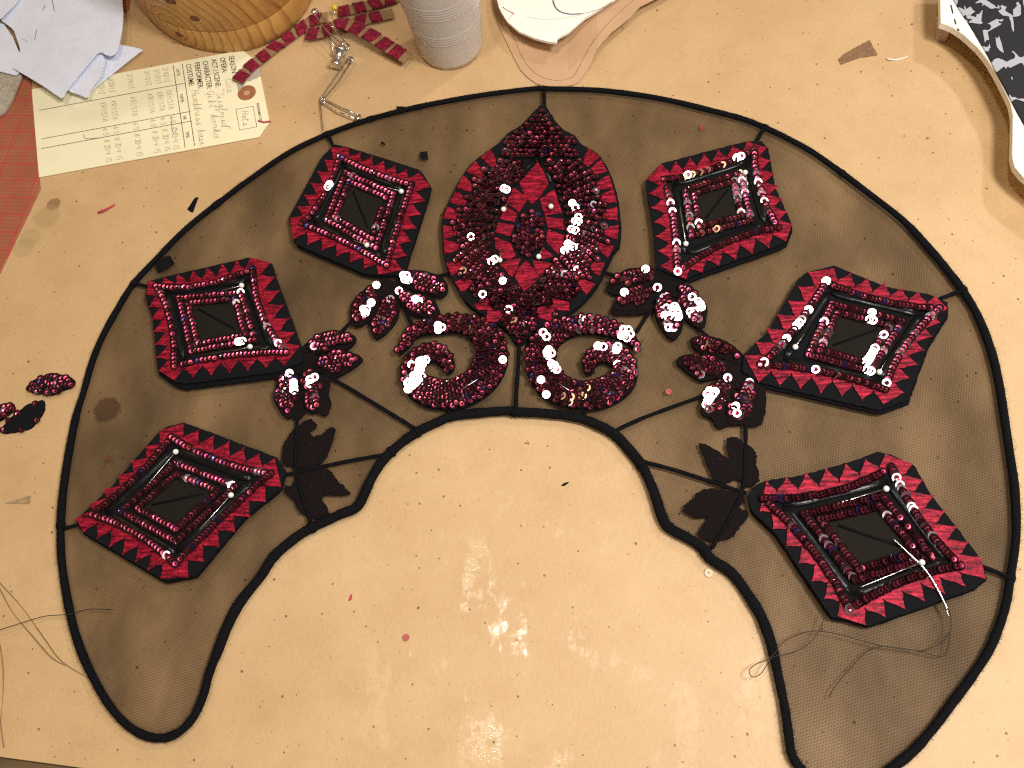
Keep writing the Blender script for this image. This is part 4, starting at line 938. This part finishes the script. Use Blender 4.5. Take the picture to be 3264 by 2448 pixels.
top_sheet = sharp_cloth('interfacing_scrap', 'largest white interfacing sheet on top of the heap', 'scrap', A1([(60, -150), (950, -150), (965, 0), (975, 130), (968, 260), (950, 380), (930, 445), (890, 470), (850, 462), (800, 428), (540, 722), (505, 798), (350, 690), (220, 610), (110, 545), (170, 400), (120, 250), (60, 200), (10, 170), (60, 60)]), CLOTH, .0062, .0011, 38, 5)
sharp_cloth('interfacing_scrap', 'small white interfacing corner at the very top of the heap', 'scrap', A1([(-120, -150), (200, -150), (160, 10), (90, 90), (10, 170), (-120, 180)]), CLOTH, .0098, .0008, 45, 6)
for k, (pts, lab) in enumerate((([(345, 40), (350, 60), (335, 80)], 'upper'), ([(285, 225), (265, 310)], 'lower'), ([(410, 0), (425, 90)], 'short'), ([(165, 290), (210, 320)], 'faint'), ([(770, 480), (772, 505)], 'dot'))):
    if lab == 'dot': continue
    wv = wave(.0011, 38, 5); q = [P(x, y, .009) for x, y in cr(A1(pts), 4)]
    mb = MB(); tube(mb, [Vector((p.x, p.y, .0062 + .0011 * 1.5 + .0007 + wv(p.x, p.y))) for p in q], .00028 if lab != 'faint' else .00016, 5); mb.build('pen_mark', PENB, top_sheet)

# ------------------------------------------------------------------ wooden hat block
ctr = P(716, -82, 0); rx = (P(1016, -82) - ctr); ry = (P(716, 178) - ctr)
blk = thing('hat_block', 'laminated pine hat block with dark knots behind the tag', 'hat block', ctr)
def ring(f, z, n=64): return [ctr + rx * f * math.cos(2 * PI * k / n) + ry * f * math.sin(2 * PI * k / n) + Vector((0, 0, z)) for k in range(n)]
def drum(mb, levels, n=64):
    vs = []; fs = []
    for f, z in levels: vs += ring(f, z, n)
    for i in range(len(levels) - 1):
        for k in range(n): fs.append((i * n + k, i * n + (k + 1) % n, (i + 1) * n + (k + 1) % n, (i + 1) * n + k))
    fs += [tuple(range(n - 1, -1, -1)), tuple((len(levels) - 1) * n + k for k in range(n))]; mb.add(vs, fs)
mb = MB(); drum(mb, [(.955, 0), (.975, .001), (.99, .006), (1.0, .0205), (.997, .0212)]); mb.build('lower_board', WOOD, blk, True)
mb = MB(); drum(mb, [(.992, .0213), (1.0, .0222), (1.012, .05), (1.0, .085), (.94, .105), (.8, .118), (.5, .124)]); mb.build('upper_board', WOOD, blk, True)
for o in blk.children:
    o.modifiers.new('e', 'EDGE_SPLIT').split_angle = 1.0
KNOT = simple('wood_knot', (.13, .045, .015), .5, .3, 0, 500, .4)
def to_px(q):
    v = q - CAMPOS; c = Vector((v.dot(M.col[0].xyz), -v.dot(M.col[1].xyz), -v.dot(M.col[2].xyz))); return (CX + F * c.x / c.z, CY + F * c.y / c.z)
for px, py, r in ((625, 62, .0030), (553, 4, .0042), (575, 112, .0024)):
    best = None
    for ia in range(160):
        an = -PI * ia / 160
        for iz in range(60):
            zz = .003 + iz * .0014; f = 1.0 + .012 * min(1, max(0, (zz - .021) / .03))
            for s_ in (1, -1):
                c = ctr + rx * f * math.cos(an * s_) + ry * f * math.sin(an * s_); c.z = zz
                if (c - ctr).y > 0: continue
                e = to_px(c); e = (e[0] - px) ** 2 + (e[1] - py) ** 2
                if best is None or e < best[0]: best = (e, c.copy())
    c = best[1]; nn = (c - ctr); nn.z = 0; nn.normalize()
    mb = MB(); mt = Matrix.Translation(c - nn * .0009) @ nn.to_track_quat('Z', 'Y').to_matrix().to_4x4() @ Matrix.Diagonal((1.5, .8, .6, 1))
    lathe(mb, [(r, 0), (r * .8, .0020), (r * .3, .0023)], 16, mt); mb.build('knot', KNOT, blk, True)

# ------------------------------------------------------------------ plastic cup
cc = P(1440, 150, 0); rb = (P(1537, 150) - P(1341, 158)).length / 2
cup = thing('plastic_cup', 'frosted clear plastic cup with ribbed bands standing on the paper', 'cup', cc)
prof = [(rb * .90, .0012), (rb * .97, .0008), (rb * 1.0, .003)]
HC, top = .078, 1.34
def rr(z): return rb * (1.0 + (top - 1.0) * z / HC)
z = .004
while z < HC:
    bumpz = 0
    for c0, nb in ((.0235, 4), (.046, 5)):
        if c0 <= z < c0 + nb * .0022: bumpz = .00012 * (1 + math.sin((z - c0) / .0022 * 2 * PI - PI / 2))
    prof.append((rr(z) + bumpz, z)); z += .00055
prof += [(rr(HC) + .0012, HC), (rr(HC) + .0012, HC + .002), (rr(HC) - .0006, HC + .002), (rr(HC) - .0008, HC)]
mb = MB(); lathe(mb, prof, 48, Matrix.Translation(cc), cap=False); mb.build('wall', CUP, cup, True)
mb = MB(); lathe(mb, [(rb * .90, .0012), (rb * .55, .0022), (rb * .1, .0024)], 48, Matrix.Translation(cc), cap=False); mb.build('base', CUP, cup, True)

# ------------------------------------------------------------------ kraft pattern piece, white cut-out, printed board
kp = TA(3, 'A', [(-75, -250), (-75, 0), (-28, 200), (90, 450), (150, 560), (215, 625), (270, 662), (330, 680), (430, 684), (540, 680), (600, 652), (680, 560), (760, 430), (860, 320), (1000, 210), (1080, 120), (1200, 60), (1310, 0), (1500, -120), (1500, -250)])
xr = P(1850, 250).x; yr = P(1850, 250).y
kth = thing('pattern_piece', 'brown card pattern piece with a rounded tip touching the rim', 'pattern piece', P(1760, 200, 0))
def klift(x, y): return .0065 * max(0, min(1, (x - P(1790, 200).x) / .022)) * max(0, min(1, (y - P(1800, 274).y) / .02))
mb = MB(); sheet(mb, resample(world(kp, 0), .004, True), .0004, .0006, klift, .010); mb.build('card', KRAFT2, kth)
lp = cr(TA(3, 'A', [(-60, -60), (30, 150), (100, 310), (170, 470), (270, 580), (370, 622), (480, 628), (560, 600), (620, 520), (700, 400), (850, 225), (960, 120), (1100, 0)]), 5)
mb = MB(); tube(mb, [P(x, y, .00105) + Vector((0, 0, klift(P(x, y).x, P(x, y).y))) for x, y in lp], .00016, 4); mb.build('pencil_line', LINE, kth)
wp = TA(3, 'A', [(-80, -250), (-50, -60), (-25, 40), (0, 85), (40, 150), (130, 232), (260, 290), (340, 312), (428, 328), (434, 288), (520, 245), (580, 190), (640, 135), (760, 60), (880, -20), (1150, -250)])
zw = .014
wth = thing('white_cutout', 'thick white cut-out with a drawn outline propped above the brown card', 'cut-out', P(1740, 20, 0))
y0w = P(1740, 130, zw).y
def wlift(x, y): return -.006 * max(0, min(1, (y - y0w) / .06)) ** 1.2 + .0012 * math.sin(x * 50)
mb = MB(); sheet(mb, resample(world(wp, zw), .004, True), zw - .0016, .0018, wlift, .008); mb.build('board', BOARD, wth)
for pts, r, m in (([(395, -40), (415, 20), (460, 65), (540, 88), (620, 88)], .00055, PENB), ([(620, 88), (700, 75), (800, 40), (860, 0)], .0002, LINE), ([(190, 105), (330, 125), (480, 118), (640, 95)], .00016, PENCIL), ([(0, 20), (30, 45), (95, 82)], .00028, REDINK), ([(45, 130), (80, 80), (70, 60)], .00015, REDINK)):
    mb = MB(); tube(mb, [P(x, y, zw + .0003) + Vector((0, 0, wlift(P(x, y, zw).x, P(x, y, zw).y))) for x, y in cr(TA(3, 'A', pts), 5)], r, 4, flat=.4); mb.build('drawn_line', m, wth)
zb = .020
bp = TA(4, 'A', [(1550, -250), (1555, 0), (1558, 185), (1600, 190), (1660, 215), (1740, 270), (1850, 370), (1930, 470), (2000, 590), (2060, 710), (2105, 800), (2125, 900), (2122, 1100), (2118, 1230), (2140, 1310), (2212, 1390), (2500, 1600), (2700, 1600), (2700, -250)])
fp = TA(4, 'A', [(1560, -250), (1640, -40), (1720, 95), (1800, 210), (1870, 330), (1940, 450), (1985, 545), (2070, 700), (2150, 860), (2212, 970), (2500, 1400), (2700, 1500), (2700, -250)])
bth = thing('printed_board', 'white board faced with black marbled fabric, raised above the paper', 'board', P(3150, 200, 0))
mb = MB(); slab(mb, resample(world(bp, zb), .004, True), zb - .0045, zb, .0004); mb.build('board', BOARD, bth)
mb = MB(); slab(mb, resample(world(fp, zb + .001), .004, True), zb + .0001, zb + .0010, .0003); mb.build('marbled_fabric', MARBLE, bth)
for pts in ([(1640, 40), (1655, 105)], [(1668, 150), (1678, 190)], [(1690, 225), (1705, 240)]):
    mb = MB(); tube(mb, [P(x, y, zb + .0002) for x, y in TA(4, 'A', pts)], .0004, 5); mb.build('staple', INK, bth)
mb = MB(); slab(mb, world(TA(4, 'A', [(1560, 60), (1640, 130), (1650, 200), (1575, 185)]), zb - .006), 0, zb - .0047, .0003); mb.build('prop_block', PINKISH, bth)
mb = MB(); slab(mb, world(TA(4, 'A', [(2300, 200), (2600, 200), (2600, 900), (2300, 900)]), 0), 0, zb - .0047, .0003); mb.build('foam_block', BOARD, bth)
mb = MB(); slab(mb, world(TA(3, 'A', [(100, -240), (700, -240), (600, -120), (150, -120)]), 0), 0, .006, .0003); mb.build('foam_block', BOARD, wth)

# ------------------------------------------------------------------ velvet ribbon
rth = thing('velvet_ribbon', 'crimson velvet square trim on brown ribbon winding past the cup and the tag', 'ribbon', P(1090, 70, 0))
A2 = lambda pts: TA(2, 'A', pts)
def ribbon(pts, width, sq, z):
    q = resample([(p[0], p[1], p[2]) for p in cr([(x, y, zz) for (x, y), zz in zip(A2(pts), z)], 8)], 3.0)
    L, R = [], []
    for i, p in enumerate(q):
        a, b = q[max(i - 1, 0)], q[min(i + 1, len(q) - 1)]; pa, pb = P(a.x, a.y, a.z), P(b.x, b.y, b.z); t = (pb - pa).normalized(); s = Vector((-t.y, t.x, 0)).normalized() * width / 2; c = P(p.x, p.y, p.z)
        L.append(c + s); R.append(c - s)
    n = len(L); dn = Vector((0, 0, -.0004)); mb = MB(); fs = []
    for i in range(n - 1): fs += [(i, i + 1, n + i + 1, n + i), (2 * n + i, 3 * n + i, 3 * n + i + 1, 2 * n + i + 1), (i, 2 * n + i, 2 * n + i + 1, i + 1), (n + i, n + i + 1, 3 * n + i + 1, 3 * n + i)]
    mb.add(L + R + [p + dn for p in L] + [p + dn for p in R], fs); mb.build('ribbon_base', RIBBON, rth)
    step = 16; i = 1
    while i + 12 < n:
        mb = MB(); k0, k1_ = i, i + 12; sl = random.randint(-2, 2); up = Vector((0, 0, .0013))
        ks = range(k0, k1_ + 1); vs = []
        for k in ks:
            kl, kr = min(max(k + sl, 0), n - 1), min(max(k - sl, 0), n - 1)
            for f in (-.03, .2, .5, .8, 1.03):
                b = L[kl].lerp(R[kr], f); hgt = up * (1 if .1 < f < .9 and k0 < k < k1_ else .55); vs.append(b + hgt + Vector((random.gauss(0, .00018), random.gauss(0, .00018), random.gauss(0, .00008))))
        m = len(list(ks)); fs = [(r * 5 + c, r * 5 + c + 1, r * 5 + c + 6, r * 5 + c + 5) for r in range(m - 1) for c in range(4)]
        edge = [r * 5 for r in range(m)] + [(m - 1) * 5 + c for c in range(1, 5)] + [r * 5 + 4 for r in range(m - 2, -1, -1)] + [c for c in range(3, 0, -1)]
        o0 = len(vs); vs += [vs[e] + Vector((0, 0, -.0008)) for e in edge]; fs += [(edge[j], edge[(j + 1) % len(edge)], o0 + (j + 1) % len(edge), o0 + j) for j in range(len(edge))]
        mb.add(vs, fs); mb.build('velvet_square', VELVET, rth, True); i += step + random.randint(0, 1)
ribbon([(-110, 640), (-20, 540), (100, 440), (230, 340), (370, 240), (470, 165), (600, 130)], .0088, 0, [.0030, .0030, .002, .002, .002, .003, .004])
ribbon([(430, 270), (560, 250), (690, 190), (790, 205), (930, 275), (1060, 355), (1230, 460)], .0092, 0, [.004, .005, .008, .010, .009, .008, .006])
ribbon([(680, 100), (780, 75), (900, 48), (1030, 15), (1150, -25)], .0090, 0, [.002, .002, .002, .002, .002])
ribbon([(690, 200), (800, 175), (930, 145), (1060, 115), (1120, 100)], .0088, 0, [.0035, .002, .002, .002, .002])
mb = MB(); slab(mb, ragged(world(A1([(1850, 610), (1960, 520), (2030, 520), (2045, 590), (1930, 640), (1870, 715)]), .0016), .001, .0003), .0012, .0018, .0002); mb.build('frayed_end', WTAN, rth)

# ------------------------------------------------------------------ safety pins, push pin, ball pins
def safety_pin(label, a, b, side, za, zb_):
    pa, pb = P(*a, za), P(*b, zb_); th = thing('safety_pin', label, 'safety pin', pa, 'safety pins hooked in a chain'); t = (pb - pa).normalized(); s = Vector((-t.y, t.x, 0)) * side; r = .00050
    mb = MB(); coil = [pb + s * .0012 + t * (.0017 * math.sin(q)) - s * (.0017 * math.cos(q)) + Vector((0, 0, .0004 * q / 6)) for q in [k * .35 for k in range(30)]]
    tube(mb, [pa, pa.lerp(pb, .5)] + coil + [pa.lerp(pb, .5) + s * .0042, pa + t * .002 + s * .0032], r, 7); mb.build('wire', STEEL, th, True)
    mb = MB(); c0 = pa + s * .0016; mt = Matrix((t, s.normalized() if side > 0 else s.normalized(), Vector((0, 0, 1)))).transposed().to_4x4(); mt.translation = c0
    lathe(mb, [(.0003, -.0009), (.0011, -.0008), (.0014, 0), (.0011, .0008), (.0003, .0009)], 14, mt @ Matrix.Diagonal((1.3, 1.9, .8, 1))); mb.build('clasp', STEEL, th, True)
safety_pin('safety pin leaning on the wooden block with its clasp up', A2([(510, 75)])[0], A2([(765, 365)])[0], -1, .012, .010)
safety_pin('middle safety pin of the chain, beside the push pin', A2([(765, 455)])[0], A2([(552, 770)])[0], 1, .006, .002)
safety_pin('safety pin whose clasp touches the frame rim', A2([(850, 905)])[0], A2([(572, 782)])[0], 1, .004, .002)
pin('bare steel pin hanging from the chain to the rim', A2([(540, 800)])[0], A2([(566, 1035)])[0], .0022, .0032, None, 0, None)
pin('straight pin with a dull grey head beside the push pin', A2([(640, 212)])[0], A2([(642, 425)])[0], .011, .002, STEEL, .0011, None)
pin('yellow ball headed pin in the velvet ribbon', A2([(655, 60)])[0], A2([(657, 125)])[0], .009, .006, YEL, .0021, None)
pa, pb = P(*A2([(702, 395)])[0], .0075), P(*A2([(662, 520)])[0], .0055)
pth = thing('push_pin', 'silver metal push pin lying beside the ribbon', 'push pin', P(*A2([(680, 460)])[0], 0)); L = (pb - pa).length
mb = MB(); lathe(mb, [(.0012, 0), (.0046, 0), (.0050, .0005), (.0046, .0014), (.0028, .0024), (.0024, L * .5), (.0028, L - .0026), (.0040, L - .0016), (.0042, L - .0004), (.0036, L)], 24, axis_matrix(pa, pb)); mb.build('grip', ALU, pth, True)
mb = MB(); d = (pa - pb).normalized(); tube(mb, [pa, pa + d * .008, pa + d * .013], [.0006, .0006, .0001], 8); mb.build('point', STEEL, pth, True)

for o in bpy.data.objects:
    if '_w' in o: del o['_w']
